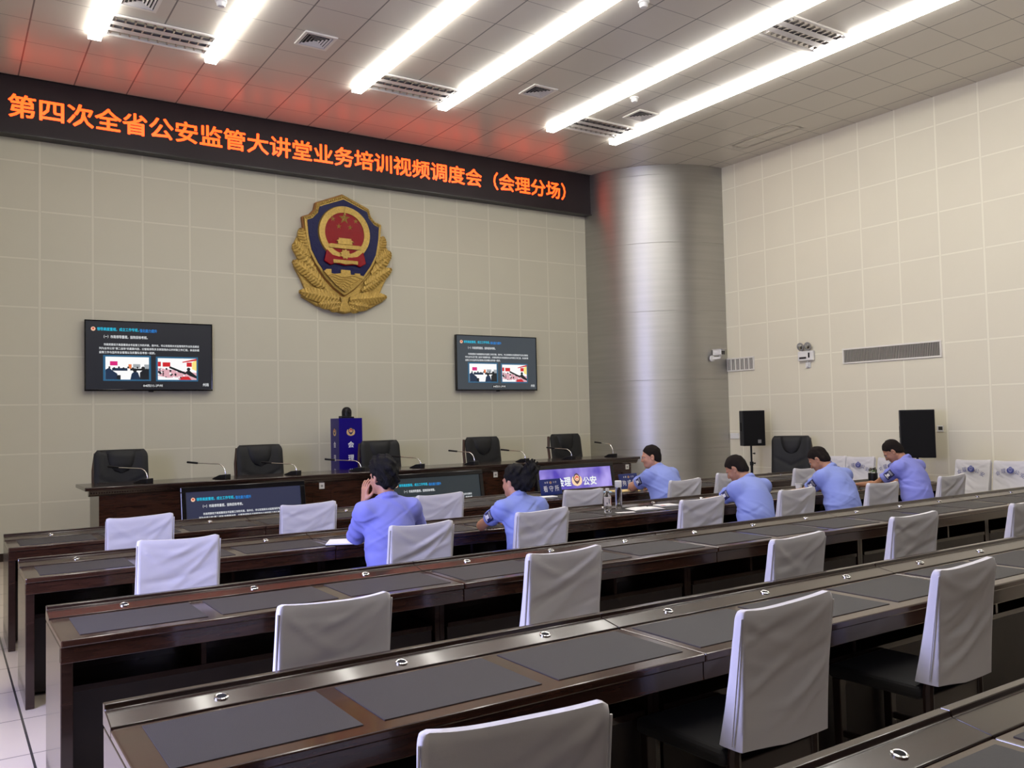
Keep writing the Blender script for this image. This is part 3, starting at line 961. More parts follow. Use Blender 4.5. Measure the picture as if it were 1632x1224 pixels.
# three tilted floor displays in front of the podium
def floor_display(x, lab, kind, bg):
    r = root('floor_display', lab, 'screen', (x, 9.52, 0), 0, 'floor displays in front of the podium')
    w, h = 1.245, 0.70
    bz = bezel(w, h, 0.055, 0.06, 0.06).build('bezel', M_blackgloss, r, bevel=0.006)
    bz.location = (0, 0, 0.555)
    bz.rotation_euler = (R(-9), 0, 0)
    s = MB()
    for sx in (-0.42, 0.42):
        s.box((sx - 0.03, -0.20, 0), (sx + 0.03, 0.34, 0.03)).box((sx - 0.02, 0.10, 0.03), (sx + 0.02, 0.14, 0.62)).box((sx - 0.02, 0.06, 0.58), (sx + 0.02, 0.14, 0.62))
    s.box((-0.42, 0.105, 0.20), (0.42, 0.135, 0.24))
    s.build('stand', M_black, r)
    if kind == 'slide':
        slide(bz, w, h, bg)
        return
    MB().box((-w / 2, -0.002, -h / 2), (w / 2, 0, h / 2)).build('screen', bg, bz)
    t = MB()
    put_text(t, '会', -0.335, -0.225, 0.165, 0.115, -0.0035, 0.035)
    put_text(t, '理', -0.215, -0.105, 0.170, 0.115, -0.0035, 0.035)
    put_text(t, '公', 0.115, 0.220, 0.160, 0.110, -0.0035, 0.035)
    put_text(t, '安', 0.235, 0.345, 0.165, 0.115, -0.0035, 0.035)
    t.build('lettering', S_white, bz)
    b = MB()
    badge(b, 0.005, 0.19, 0.18, -0.0035, (0, 1, 2, 3))
    b.build('badge', [em('screen badge gold', (250, 214, 170)), em('screen badge navy', (90, 60, 70)), em('screen badge red', (226, 110, 90)), em('screen badge cream', (250, 226, 200))], bz)
floor_display(2.775, 'leftmost floor display before the podium, showing slide text on blue grey', 'slide', em('slide background blue', (42, 46, 72)))
floor_display(5.15, 'middle floor display before the podium, partly hidden by a man\'s head', 'slide', em('slide background slate', (38, 47, 52)))
# violet clouded picture of the right display
PUR = em('violet screen', (92, 74, 190))
_nt = PUR.node_tree
_b = _nt.nodes['Principled BSDF']
_tc = _nt.nodes.new('ShaderNodeTexCoord')
_mp = _nt.nodes.new('ShaderNodeMapping')
_mp.inputs['Scale'].default_value = (1.0, 1.0, 0.8)
_nz = _nt.nodes.new('ShaderNodeTexNoise')
_nz.inputs['Scale'].default_value = 3.2
_nz.inputs['Detail'].default_value = 2
_cr = _nt.nodes.new('ShaderNodeValToRGB')
_cr.color_ramp.elements[0].position = 0.36
_cr.color_ramp.elements[0].color = (*lin((78, 60, 176)), 1)
_cr.color_ramp.elements[1].position = 0.68
_cr.color_ramp.elements[1].color = (*lin((176, 160, 236)), 1)
_nt.links.new(_tc.outputs['Object'], _mp.inputs[0])
_nt.links.new(_mp.outputs[0], _nz.inputs['Vector'])
_nt.links.new(_nz.outputs[0], _cr.inputs[0])
_nt.links.new(_cr.outputs[0], _b.inputs['Emission Color'])
floor_display(7.34, 'rightmost floor display before the podium, violet with white characters and a badge', 'violet', PUR)

# ================================================================== EXECUTIVE CHAIRS
def exec_chair(lab, loc, rz, grp=None):
    r = root('executive_chair', lab, 'chair', loc, rz, grp)      # faces -y
    # backrest: padded shell, grid with rounded outline, leaning back
    def pad(w, z0, z1, yc, th, nx=14, nz=16, curve=0.05, topround=0.10, headrest=False):
        mb = MB()
        v, f = [], []
        for side in (-1, 1):
            for j in range(nz + 1):
                q = j / nz
                z = z0 + (z1 - z0) * q
                ww = w / 2
                if q > 1 - topround:
                    e = (q - (1 - topround)) / topround
                    ww *= 1 - 0.14 * e * e
                if q < 0.12:
                    ww *= 0.93 + 0.07 * q / 0.12
                for i in range(nx + 1):
                    u = -1 + 2 * i / nx
                    edge = (1 - abs(u) ** 4) * (1 - abs(2 * q - 1) ** 10)
                    y = yc + (z - z0) * 0.16 - curve * (u * u) + side * th * (0.25 + 0.75 * edge ** 0.5)
                    if side < 0:
                        # stitched creases in a V below the headrest
                        vv = abs(u) * 0.20 + 0.44
                        y += 0.020 * math.exp(-((q - vv) / 0.018) ** 2) * (1 - abs(u) ** 6)
                        if headrest:
                            y += 0.012 * math.exp(-((abs(u) - 0.60) / 0.05) ** 2) * (1 if q > 0.62 else 0)
                    v.append((u * ww, y, z))
        n1 = (nx + 1) * (nz + 1)
        for s_ in (0, 1):
            for j in range(nz):
                for i in range(nx):
                    a = s_ * n1 + j * (nx + 1) + i
                    f.append((a, a + 1, a + nx + 2, a + nx + 1) if s_ == 0 else (a + nx + 1, a + nx + 2, a + 1, a))
        for j in range(nz):
            for i in (0, nx):
                a = j * (nx + 1) + i
                f.append((a, a + nx + 1, a + nx + 1 + n1, a + n1))
        for i in range(nx):
            for j in (0, nz):
                a = j * (nx + 1) + i
                f.append((a, a + 1, a + 1 + n1, a + n1))
        return mb.add(v, f)
    b = pad(0.60, 0.50, 1.34, 0.16, 0.06, 18, 30, headrest=True).build('backrest', M_bl_leather, r, smooth=50)
    h = MB()
    hv, hf = [], []
    nx, nz = 12, 10
    for j in range(nz + 1):
        q = j / nz
        z = 1.06 + 0.265 * q
        half = 0.16 * (math.sqrt(max(0.0, 1 - (1 - q / 0.75) ** 2)) if q < 0.75 else 1.0) + 0.004
        for i in range(nx + 1):
            u = -1 + 2 * i / nx
            y = 0.16 + (z - 0.5) * 0.16 - 0.058 - 0.034 * (1 - u ** 4) * min(1.0, 0.35 + 1.6 * q) * (1 - 0.6 * max(0, q - 0.8) / 0.2)
            hv.append((u * half, y, z))
    for j in range(nz):
        for i in range(nx):
            a = j * (nx + 1) + i
            hf.append((a, a + 1, a + nx + 2, a + nx + 1))
    n1 = len(hv)
    hv += [(x, 0.16 + (z - 0.5) * 0.16 - 0.02, z) for x, y, z in hv]
    hf += [tuple(n1 + k for k in reversed(q)) for q in hf]
    for j in range(nz):
        for i in (0, nx):
            a = j * (nx + 1) + i
            hf.append((a, a + nx + 1, a + nx + 1 + n1, a + n1))
    for i in range(nx):
        for j in (0, nz):
            a = j * (nx + 1) + i
            hf.append((a, a + 1, a + 1 + n1, a + n1))
    h.add(hv, hf).build('headrest', M_bl_leather, r, smooth=60)
    fr = MB()
    for sx in (-1, 1):
        fr.tube([(sx * 0.295, 0.20, 0.52), (sx * 0.300, 0.24, 0.80), (sx * 0.292, 0.30, 1.10), (sx * 0.262, 0.335, 1.30)], 0.022, 8)
    fr.build('wood_side_frame', M_exwood, r, smooth=60)
    MB().box((-0.28, -0.36, 0.42), (0.28, 0.16, 0.53)).build('seat', M_bl_leather, r, bevel=0.045, seg=4)
    for sx in (-1, 1):
        a = MB().tube([(sx * 0.31, 0.20, 0.70), (sx * 0.325, 0.0, 0.72), (sx * 0.32, -0.22, 0.70), (sx * 0.31, -0.28, 0.60), (sx * 0.29, -0.24, 0.46)], [0.022, 0.026, 0.026, 0.022, 0.02], 8)
        o = a.build('armrest', M_exwood, r, smooth=60)
        MB().box((sx * 0.322 - 0.032, -0.18, 0.735), (sx * 0.322 + 0.032, 0.12, 0.765)).build('arm_pad', M_bl_leather, o, bevel=0.012)
    MB().tube([(0, -0.05, 0.10), (0, -0.05, 0.42)], 0.03, 12).build('gas_column', M_black, r, smooth=40)
    for k in range(5):
        t = R(90 + 72 * k)
        c, s_ = math.cos(t), math.sin(t)
        l = MB().tube([(0, -0.05, 0.12), (c * 0.30, -0.05 + s_ * 0.30, 0.075)], [0.035, 0.02], 8).build('leg', M_exwood, r, smooth=40)
        MB().tube([(c * 0.30 - 0.02, -0.05 + s_ * 0.30, 0.028), (c * 0.30 + 0.02, -0.05 + s_ * 0.30, 0.028)], 0.028, 12).build('castor', M_black, l, smooth=40)
    return r
G_ = 'black executive chairs behind the podium'
E0 = exec_chair('leftmost black executive chair behind the podium desk', (1.79, 11.03, 0), 0, G_)
copy_thing(E0, 'second black executive chair from the left behind the podium, left of the blue pillar', (3.46, 11.03, 0))
copy_thing(E0, 'black executive chair just right of the blue pillar', (5.17, 11.03, 0))
copy_thing(E0, 'black executive chair behind the podium below the right television', (6.87, 11.03, 0))
copy_thing(E0, 'rightmost black executive chair behind the podium, nearest the steel column', (8.45, 11.03, 0))
copy_thing(E0, 'lone black executive chair by the right wall between speaker and covered chairs', (10.93, 8.83, -0.10), R(-62), 'chairs along the right wall')

# ================================================================== ROWS OF DESKS
ROWS = [7.90, 6.34, 4.57, 2.86, 1.37]      # y of the far edge of each row
MODX = [0.40 + 1.885 * k for k in range(6)]
def desk(lab, x0, yb, grp, first, last):
    L_ = 1.885
    D = 0.62
    r = root('desk', lab, 'desk', (x0, yb, 0), 0, grp)
    g = 0.0015
    # main top with softly rounded front edge
    t = MB()
    t.box((g, -D, 0.722), (L_ - g, -0.142, 0.752))
    t.build('top', M_wood_red, r, bevel=0.006)
    # raised strip along the far side, sloping a little towards the seats, with a lip behind it
    t = MB()
    t.add([(g, -0.142, 0.725), (L_ - g, -0.142, 0.725), (L_ - g, 0, 0.725), (g, 0, 0.725),
           (g, -0.142, 0.757), (L_ - g, -0.142, 0.757), (L_ - g, -0.034, 0.776), (g, -0.034, 0.776), (L_ - g, -0.030, 0.792), (g, -0.030, 0.792), (L_ - g, 0, 0.792), (g, 0, 0.792)],
          [(0, 3, 2, 1), (0, 1, 5, 4), (4, 5, 6, 7), (7, 6, 8, 9), (9, 8, 10, 11), (11, 10, 2, 3), (0, 4, 7, 9, 11, 3), (1, 2, 10, 8, 6, 5)])
    t.build('back_ledge', M_wood, r, bevel=0.003)
    # leather mats: three per desk
    mats = [(0.08 if first else 0.045, 0.597), (0.662, 1.215), (1.283, 1.80 if last else 1.840)]
    for a, b in mats:
        MB().box((a, -D + 0.070, 0.7515), (b, -0.172, 0.7545)).build('leather_mat', M_leather, r)
    for k in range(3):
        xx = 0.325 + 0.617 * k
        gz = 0.7665
        mt = Matrix.Translation((xx, -0.088, gz)) @ Matrix.Rotation(R(10), 4, 'X')
        o = MB().lathe([(0.0215, -0.002), (0.0215, 0.004), (0.0175, 0.006), (0.0145, 0.004)], 20, 0, mt).build('grommet', M_chrome, r, smooth=40)
        MB().lathe([(0.0148, 0.0), (0.0148, 0.0045), (0, 0.0045)], 16, 0, mt).build('grommet_hole', M_hole, o)
    MB().box((g, -D + 0.014, 0.655), (L_ - g, -D + 0.045, 0.722)).build('front_apron', M_wood_red, r, bevel=0.003)
    th = 0.05
    for k, x in enumerate((0.0, L_ - th)):
        if (k == 0 and first) or (k == 1 and last):
            MB().box((x + g, -D + 0.02, 0), (x + th - g, -0.012, 0.722)).build('end_panel', M_wood, r, bevel=0.004)
        else:
            x2 = x if k == 0 else L_ - 0.03
            MB().box((x2 + g, -D + 0.285, 0), (x2 + 0.03 - g, -0.047, 0.722)).build('partition', M_wood, r)
    MB().box((0.05 if first else g, -0.045, 0.02), (L_ - (0.05 if last else g), -0.025, 0.722)).build('modesty_panel', M_wood, r)
    MB().box((0.05, -D + 0.28, 0.465), (L_ - 0.05, -0.046, 0.49)).build('shelf', M_wood, r)
    MB().box((0.05, -D + 0.29, 0.02), (L_ - 0.05, -D + 0.31, 0.464)).build('knee_panel', M_wood_in, r)
    for k in (1, 2):
        xx = L_ * k / 3
        MB().box((xx - 0.011, -D + 0.285, 0.491), (xx + 0.011, -0.046, 0.721)).build('divider', M_wood, r)
    return r
RN = ['front row nearest the podium', 'second row from the podium', 'third row from the podium', 'fourth row from the podium', 'nearest row, cut by the bottom edge']
MN = ['leftmost desk', 'second desk from the left', 'middle desk', 'second desk from the right', 'rightmost desk']
protos = {}
for ri, yb in enumerate(ROWS):
    for mi in range(5):
        if (ri == 4 and mi in (3, 4)) or (ri == 3 and mi == 4):      # wholly outside the picture
            continue
        lab = 'dark wooden %s of the %s' % (MN[mi], RN[ri])
        key = (mi == 0, mi == 4)
        grp = 'desks of the %s' % RN[ri].split(',')[0]
        if key not in protos:
            protos[key] = desk(lab, MODX[mi], yb, grp, *key)
        else:
            copy_thing(protos[key], lab, (MODX[mi], yb, 0), None, grp)

# ================================================================== CLOTH-COVERED CHAIRS
def cover_mesh(seed, printed=False):
    rn = random.Random(seed)
    W, Zb, Zt = 0.455, 0.475, 0.955
    nb, nside, nl = 34, 5, 36
    # loop round the cover: back (w = -1), right side, front (w = +1), left side
    us = [-0.975 + 1.95 * i / (nb - 1) for i in range(nb)]
    sd = [(0.993, -0.82), (1.0, -0.42), (1.0, 0.0), (1.0, 0.42), (0.993, 0.82)]
    loop = [(u, -1.0) for u in us] + sd + [(u, 1.0) for u in reversed(us)] + [(-u, -w) for u, w in sd]
    ns = len(loop)
    lean = rn.choice((1, 1, -1))
    ridges = []
    for _ in range(9):
        ridges.append((rn.uniform(0.05, 0.95), lean * rn.uniform(0.04, 0.30), rn.uniform(-0.10, 0.16), rn.uniform(0.018, 0.05), rn.choice((-1, 1, 1)) * rn.uniform(0.003, 0.0075), rn.uniform(-0.9, 0.9), rn.uniform(0.5, 1.1)))
    drag = [(-1, rn.uniform(0.25, 0.5), rn.uniform(0.005, 0.010)), (1, rn.uniform(0.25, 0.5), rn.uniform(0.006, 0.012)), (lean, rn.uniform(0.55, 0.8), rn.uniform(0.004, 0.008))]
    v, f = [], []
    for j in range(nl + 1):
        q = j / nl
        for u, w in loop:
            sag = 0.013 * (1 - abs(u) ** 3.0) + 0.004 * math.sin(2.2 * u + seed) + 0.012 * max(0.0, (abs(u) - 0.90) / 0.10) ** 2
            zt = Zt - sag
            zb = Zb + 0.010 * math.sin(1.5 * u + seed) - 0.014 * (1 - abs(u))
            z = zb + (zt - zb) * q
            half = W / 2 * (0.965 + 0.035 * q) + 0.006 * math.sin(3.0 * q + seed) * (1 - q)
            th = 0.020 + 0.030 * (1 - q) ** 1.3
            if q > 0.93:
                e = (q - 0.93) / 0.07
                th *= 1 - 0.35 * e * e
                half *= 1 - 0.012 * e * e
            y = th * w
            if abs(w) > 0.99:
                amp = min(1.0, (1 - abs(u)) * 5) * min(1.0, q * 5) * min(1.0, (1 - q) * 7)
                dd = 0.0
                for q0, sl, cv, wd, am, uc, ul in ridges:
                    dd += am * math.exp(-((q - (q0 + sl * u + cv * u * u)) / wd) ** 2) * math.exp(-((u - uc) / ul) ** 2)
                for sx, run, am in drag:
                    t = (1 - sx * u) / 2          # 0 at that corner, 1 at the other side
                    ql = 0.97 - run * 1.9 * t + 0.35 * t * t
                    dd += am * math.exp(-((q - ql) / (0.025 + 0.05 * t)) ** 2) * math.exp(-t * 1.6)
                y += dd * amp * w
                y += (0.008 if w < 0 else 0.014) * (1 - u * u) * math.sin(math.pi * q) * (-1 if w > 0 else 1)
            v.append((u * half, y - 0.225 - (z - 0.47) * 0.14, z))
    for j in range(nl):
        for k in range(ns):
            k2 = (k + 1) % ns
            f.append((j * ns + k, j * ns + k2, (j + 1) * ns + k2, (j + 1) * ns + k))
    # top: strips across from the back edge to the front edge
    b0 = nl * ns
    fr = nb + nside
    for i in range(nb - 1):
        f.append((b0 + i, b0 + i + 1, b0 + fr + nb - 2 - i, b0 + fr + nb - 1 - i))
    f.append(tuple([b0 + nb - 1] + [b0 + nb + k for k in range(nside)] + [b0 + fr]))
    f.append(tuple([b0 + fr + nb - 1] + [b0 + fr + nb + k for k in range(nside)] + [b0]))
    # inner hem
    h0 = len(v)
    for k in range(ns):
        x, y, z = v[k]
        cy = -0.225 - (z - 0.47) * 0.14
        v.append((x * 0.97, cy + (y - cy) * 0.75, z + 0.02))
    for k in range(ns):
        k2 = (k + 1) % ns
        f.append((k2, k, h0 + k, h0 + k2))
    return MB().add(v, f)

def covered_chair(lab, loc, rz, grp, seed, printed=False):
    r = root('covered_chair', lab, 'chair', loc, rz, grp)      # faces +y
    c = cover_mesh(seed)
    o = c.build('chair_cover', M_cover, r, smooth=65)
    o['label'] = 'white cloth slipcover over the backrest'
    for sx in (-1, 1):
        se = MB()
        z0, z1 = 0.50, 0.925
        pts = []
        for q in range(9):
            z = z0 + (z1 - z0) * q / 8
            pts.append((sx * 0.2295, -0.2415 - (z - 0.47) * 0.14, z))
        se.tube(pts, 0.0035, 6)
        se.build('seam_piping', M_cover, o)
    MB().box((-0.225, -0.205, 0.41), (0.225, 0.235, 0.468)).build('seat', M_seat, r, bevel=0.022, seg=3)
    for sx in (-1, 1):
        MB().prism([(-0.018, 0), (0.018, 0), (0.022, 0.411), (-0.022, 0.411)], -0.02, 0.02, 0, Matrix.Translation((sx * 0.195, 0.195, 0))).build('leg', M_legwood, r, bevel=0.004)
        MB().tube([(sx * 0.195, -0.245, 0.0), (sx * 0.195, -0.222, 0.25), (sx * 0.195, -0.222, 0.45), (sx * 0.195, -0.245, 0.62)], [0.017, 0.02, 0.022, 0.012], 8).build('leg', M_legwood, r, smooth=40)
    MB().box((-0.19, -0.232, 0.36), (0.19, -0.212, 0.435)).build('back_rail', M_legwood, r, bevel=0.004)
    rl = MB()
    for sx in (-1, 1):
        rl.box((sx * 0.195 - 0.009, -0.20, 0.16), (sx * 0.195 + 0.009, 0.18, 0.185))
    rl.build('side_stretchers', M_legwood, r)
    if printed:
        t = MB()
        zc = 0.835
        mt = Matrix.Translation((0, 0, 0)) @ Matrix.Rotation(math.pi, 4, 'Z')
        def fy(z):
            return -(-0.225 - (z - 0.47) * 0.14) - 0.054 + 0.0
        def char(ch, x, z, rot, s_):
            v, ff, _a = text_geo(ch, 0.012)
            ca, sa = math.cos(R(rot)), math.sin(R(rot))
            pts = []
            for a, b in v:
                px, pz = (a - 0.5) * s_, (b - 0.5) * s_
                X_, Z_ = x + px * ca - pz * sa, z + px * sa + pz * ca
                pts.append((X_, fy(Z_), Z_))
            t.add(pts, ff, 0, mt)
        char('会', -0.148, 0.795, 24, 0.052)
        char('理', -0.082, 0.824, 12, 0.055)
        char('公', 0.082, 0.812, -14, 0.052)
        char('安', 0.148, 0.775, -26, 0.056)
        o2 = t.build('printed_lettering', M_print, o)
        b = MB()
        yb_ = fy(zc)
        sh_ = Matrix.Identity(4)
        ang = math.atan(0.14)
        mt2 = mt @ Matrix.Translation((0, yb_, zc)) @ Matrix.Rotation(-ang, 4, 'X')
        badge(b, 0, 0.004, 0.088, 0.0, (0, 1, 1, 0), mt2)
        b.build('printed_badge', [M_print, M_print_l], o)
    return r

PR = [covered_chair('p', (0, 0, 0), 0, None, s_) for s_ in (3, 8, 15, 22, 41, 57, 63)]
CH = [
 ('c4a', 1.135, 1.63, 0.945, 'white covered chair nearest to the viewer, cut off by the bottom edge', 4),
 ('c4b', 2.43, 2.00, 0.960, 'tall white covered chair at the fourth desk row, its whole cover in view', 4),
 ('c4c', 3.56, 2.00, 0.963, 'white covered chair turned edge-on at the fourth desk row, dark legs showing below', 4),
 ('c3a', 1.23, 3.12, 0.945, 'leftmost white covered chair behind the third desk row', 3),
 ('c3b', 2.54, 3.42, 0.962, 'second white covered chair from the left behind the third desk row', 3),
 ('c3c', 3.88, 3.10, 0.940, 'third white covered chair from the left behind the third desk row', 3),
 ('c3d', 5.08, 3.15, 0.958, 'fourth white covered chair from the left behind the third desk row', 3),
 ('c3e', 6.47, 3.15, 0.940, 'white covered chair at the right picture edge behind the third desk row', 3),
 ('c2a', 1.12, 5.20, 0.972, 'lavender lit covered chair, leftmost behind the second desk row', 2),
 ('c2b', 2.55, 4.95, 0.955, 'white covered chair right behind the dark-haired man at the left', 2),
 ('c2c', 3.51, 4.98, 0.965, 'white covered chair right behind the woman with pinned-up hair', 2),
 ('c2d', 5.02, 4.90, 0.949, 'empty white covered chair behind the open notebook on the second row', 2),
 ('c2e', 6.16, 4.90, 0.951, 'white covered chair behind the writing man nearest to the steel column', 2),
 ('c2f', 7.34, 4.86, 0.937, 'white covered chair behind the middle of the three men writing at the second row', 2),
 ('c2g', 8.50, 4.86, 0.942, 'white covered chair behind the rightmost seated man', 2),
 ('c1a', 1.19, 6.70, 0.970, 'leftmost white covered chair behind the front desk row', 1),
 ('c1b', 2.46, 6.70, 0.970, 'white covered chair before the leftmost floor display', 1),
 ('c1c', 3.64, 6.68, 0.967, 'white covered chair seen between the dark-haired man and the woman', 1),
 ('c1d', 5.13, 6.56, 0.918, 'empty white covered chair before the violet floor display', 1),
 ('c1e', 6.44, 6.54, 0.938, 'white covered chair right behind the heavy man at the front row', 1),
 ('c1f', 7.25, 6.65, 0.960, 'white covered chair half hidden by the head of the writing man by the column', 1),
 ('c1g', 8.56, 6.65, 0.950, 'white covered chair half hidden by the middle writing man, before the executive chair', 1),
]
rnc = random.Random(5)
for k, (nm, x, y, zt, lab, row) in enumerate(CH):
    # y is that of the top edge of the back; the seat sits further forward
    o = copy_thing(PR[(k * 3 + row) % 7], lab, (x, y + 0.293, 0), R(rnc.uniform(-2.5, 2.5)), 'white covered chairs behind desk row %d' % row)
    o.scale = (1.07 if nm == 'c4b' else 1, 1, zt / 0.950)
    if nm == 'c4a':
        o.rotation_euler = (0, 0, R(-12))
for p in PR:
    for ch in list(p.children_recursive):
        bpy.data.objects.remove(ch)
    bpy.data.objects.remove(p)
G_ = 'covered chairs with printed badge along the right wall'
W0 = covered_chair('printed white covered chair against the right wall, farthest of its row, mostly hidden', (10.76, 8.12, 0), R(90), G_, 31, True)
for y, lab in ((7.66, 'printed white covered chair by the right wall, left of the dark tea jar'),
               (7.15, 'printed white covered chair by the right wall, right behind the rightmost man\'s face'),
               (6.03, 'printed white covered chair by the right wall, first right of the rightmost man'),
               (5.54, 'printed white covered chair by the right wall, cut by the right picture edge')):
    copy_thing(W0, lab, (10.76, y, 0), R(90))

# ================================================================== PEOPLE
class Field:
    """distance field sampled on a grid, turned into one continuous surface"""
    def __init__(s, lo, hi, h):
        s.h = h
        s.lo = np.array(lo, float)
        s.n = np.ceil((np.array(hi) - s.lo) / h).astype(int) + 1
        s.d = np.full(s.n, 0.15, dtype=np.float32)
        s.ax = [s.lo[i] + h * np.arange(s.n[i]) for i in range(3)]

    def block(s, lo, hi):
        a = np.maximum(0, np.floor((np.array(lo) - s.lo) / s.h).astype(int))
        b = np.minimum(s.n, np.ceil((np.array(hi) - s.lo) / s.h).astype(int) + 1)
        if np.any(b <= a):
            return None, None
        sl = tuple(slice(a[i], b[i]) for i in range(3))
        P = np.stack(np.meshgrid(*[s.ax[i][sl[i]] for i in range(3)], indexing='ij'), -1)
        return sl, P

    def merge(s, sl, nd, k, op='u'):
        d = s.d[sl]
        if op == 's':
            nd = -nd
            h = np.maximum(k - np.abs(d - nd), 0) / max(k, 1e-6)
            s.d[sl] = np.maximum(d, nd) + h * h * k * 0.25
        else:
            h = np.maximum(k - np.abs(d - nd), 0) / max(k, 1e-6)
            s.d[sl] = np.minimum(d, nd) - h * h * k * 0.25

    def capsule(s, a, b, ra, rb, k=0.02, flat=None, op='u', pad=0.07):
        a, b = np.array(a, float), np.array(b, float)
        m = max(ra, rb) + pad
        sl, P = s.block(np.minimum(a, b) - m, np.maximum(a, b) + m)
        if sl is None:
            return
        ab = b - a
        t = np.clip(((P - a) @ ab) / max(ab @ ab, 1e-9), 0, 1)
        q = P - a - t[..., None] * ab
        if flat is not None:
            dr, sc = np.array(flat[0], float), flat[1]
            dr /= np.linalg.norm(dr)
            q = q + (1 / sc - 1) * (q @ dr)[..., None] * dr
        d = np.linalg.norm(q, axis=-1) - (ra + (rb - ra) * t)
        if flat is not None and flat[1] < 1:
            d = d * (0.5 + 0.5 * flat[1])
        s.merge(sl, d, k, op)

    def ell(s, c, r, M=None, k=0.02, op='u', pad=0.06):
        c, r = np.array(c, float), np.array(r, float)
        m = r.max() + pad
        sl, P = s.block(c - m, c + m)
        if sl is None:
            return
        q = P - c
        if M is not None:
            q = q @ M            # columns of M are the local axes
        k0 = np.linalg.norm(q / r, axis=-1)
        k1 = np.linalg.norm(q / (r * r), axis=-1)
        s.merge(sl, k0 * (k0 - 1) / np.maximum(k1, 1e-6), k, op)

    def cut(s, p, n, k=0.004):
        """keep the side that n points away from"""
        P = np.stack(np.meshgrid(*s.ax, indexing='ij'), -1)
        d = (P - np.array(p)) @ (np.array(n, float) / np.linalg.norm(n))
        h = np.maximum(k - np.abs(s.d - d), 0) / k
        s.d = (np.maximum(s.d, d) + h * h * k * 0.25).astype(np.float32)

    def displace(s, fn, band=0.05):
        P = np.stack(np.meshgrid(*s.ax, indexing='ij'), -1)
        m = np.abs(s.d) < band
        s.d[m] -= fn(P[m]).astype(np.float32)

    def mesh(s, smooth=2):
        d = s.d.copy()
        for ax in range(3):                       # close at the border
            ix = [slice(None)] * 3
            for e in (0, -1):
                ix[ax] = e
                d[tuple(ix)] = np.maximum(d[tuple(ix)], 0.01)
        neg = d < 0
        nx, ny, nz = d.shape
        c = np.zeros((nx - 1, ny - 1, nz - 1), np.int8)
        corners = [(i, j, k) for i in (0, 1) for j in (0, 1) for k in (0, 1)]
        for i, j, k in corners:
            c += neg[i:nx - 1 + i, j:ny - 1 + j, k:nz - 1 + k]
        act = (c > 0) & (c < 8)
        idx = np.argwhere(act)
        vid = np.full(act.shape, -1, np.int64)
        vid[act] = np.arange(len(idx))
        acc = np.zeros((len(idx), 3))
        cnt = np.zeros(len(idx))
        for (a, b) in [(p, q) for p in corners for q in corners if sum(q) == sum(p) + 1 and all(q[t] >= p[t] for t in range(3))]:
            da = d[idx[:, 0] + a[0], idx[:, 1] + a[1], idx[:, 2] + a[2]]
            db = d[idx[:, 0] + b[0], idx[:, 1] + b[1], idx[:, 2] + b[2]]
            m = (da < 0) != (db < 0)
            t = np.where(m, da / np.where(m, da - db, 1), 0)
            p = np.array(a) + t[:, None] * (np.array(b) - np.array(a))
            acc[m] += p[m]
            cnt[m] += 1
        V = (idx + acc / cnt[:, None]) * s.h + s.lo
        F = []
        for ax in range(3):
            o1, o2 = [t for t in range(3) if t != ax]
            sl0 = [slice(1, -1)] * 3
            sl0[ax] = slice(0, -1)
            sl1 = [slice(1, -1)] * 3
            sl1[ax] = slice(1, None)
            a, b = neg[tuple(sl0)], neg[tuple(sl1)]
            e = np.argwhere(a != b)
            fl = a[a != b]
            base = e.copy()
            base[:, o1] += 1
            base[:, o2] += 1
            quad = []
            for (u, w) in ((-1, -1), (0, -1), (0, 0), (-1, 0)):
                q = base.copy()
                q[:, o1] += u
                q[:, o2] += w
                quad.append(vid[q[:, 0], q[:, 1], q[:, 2]])
            quad = np.stack(quad, 1)
            flip = fl if ax != 1 else ~fl
            quad[~flip] = quad[~flip][:, ::-1]
            F.append(quad)
        F = np.concatenate(F)
        F = F[(F >= 0).all(1)]
        for _ in range(smooth):
            acc = np.zeros_like(V)
            cnt = np.zeros(len(V))
            for i in range(4):
                for j in ((i + 1) % 4, (i + 3) % 4):
                    np.add.at(acc, F[:, i], V[F[:, j]])
                    np.add.at(cnt, F[:, i], 1)
            V = 0.4 * V + 0.6 * acc / np.maximum(cnt, 1)[:, None]
        return V, F

    def build(s, name, m, parent, smooth=2):
        V, F = s.mesh(smooth)
        me = bpy.data.meshes.new(name)
        me.from_pydata(V.tolist(), [], F.tolist())
        me.materials.append(m)
        me.update()
        me.shade_smooth()
        o = bpy.data.objects.new(name, me)
        COL.objects.link(o)
        o.parent = parent
        return o

def U(v):
    v = np.array(v, float)
    return v / np.linalg.norm(v)

def rotm(yaw, pitch, roll=0.0):
    """head axes: columns right, forward, up; pitch > 0 looks down, yaw > 0 looks left"""
    M = Matrix.Rotation(R(yaw), 3, 'Z') @ Matrix.Rotation(R(-pitch), 3, 'X') @ Matrix.Rotation(R(roll), 3, 'Y')
    return np.array(M)

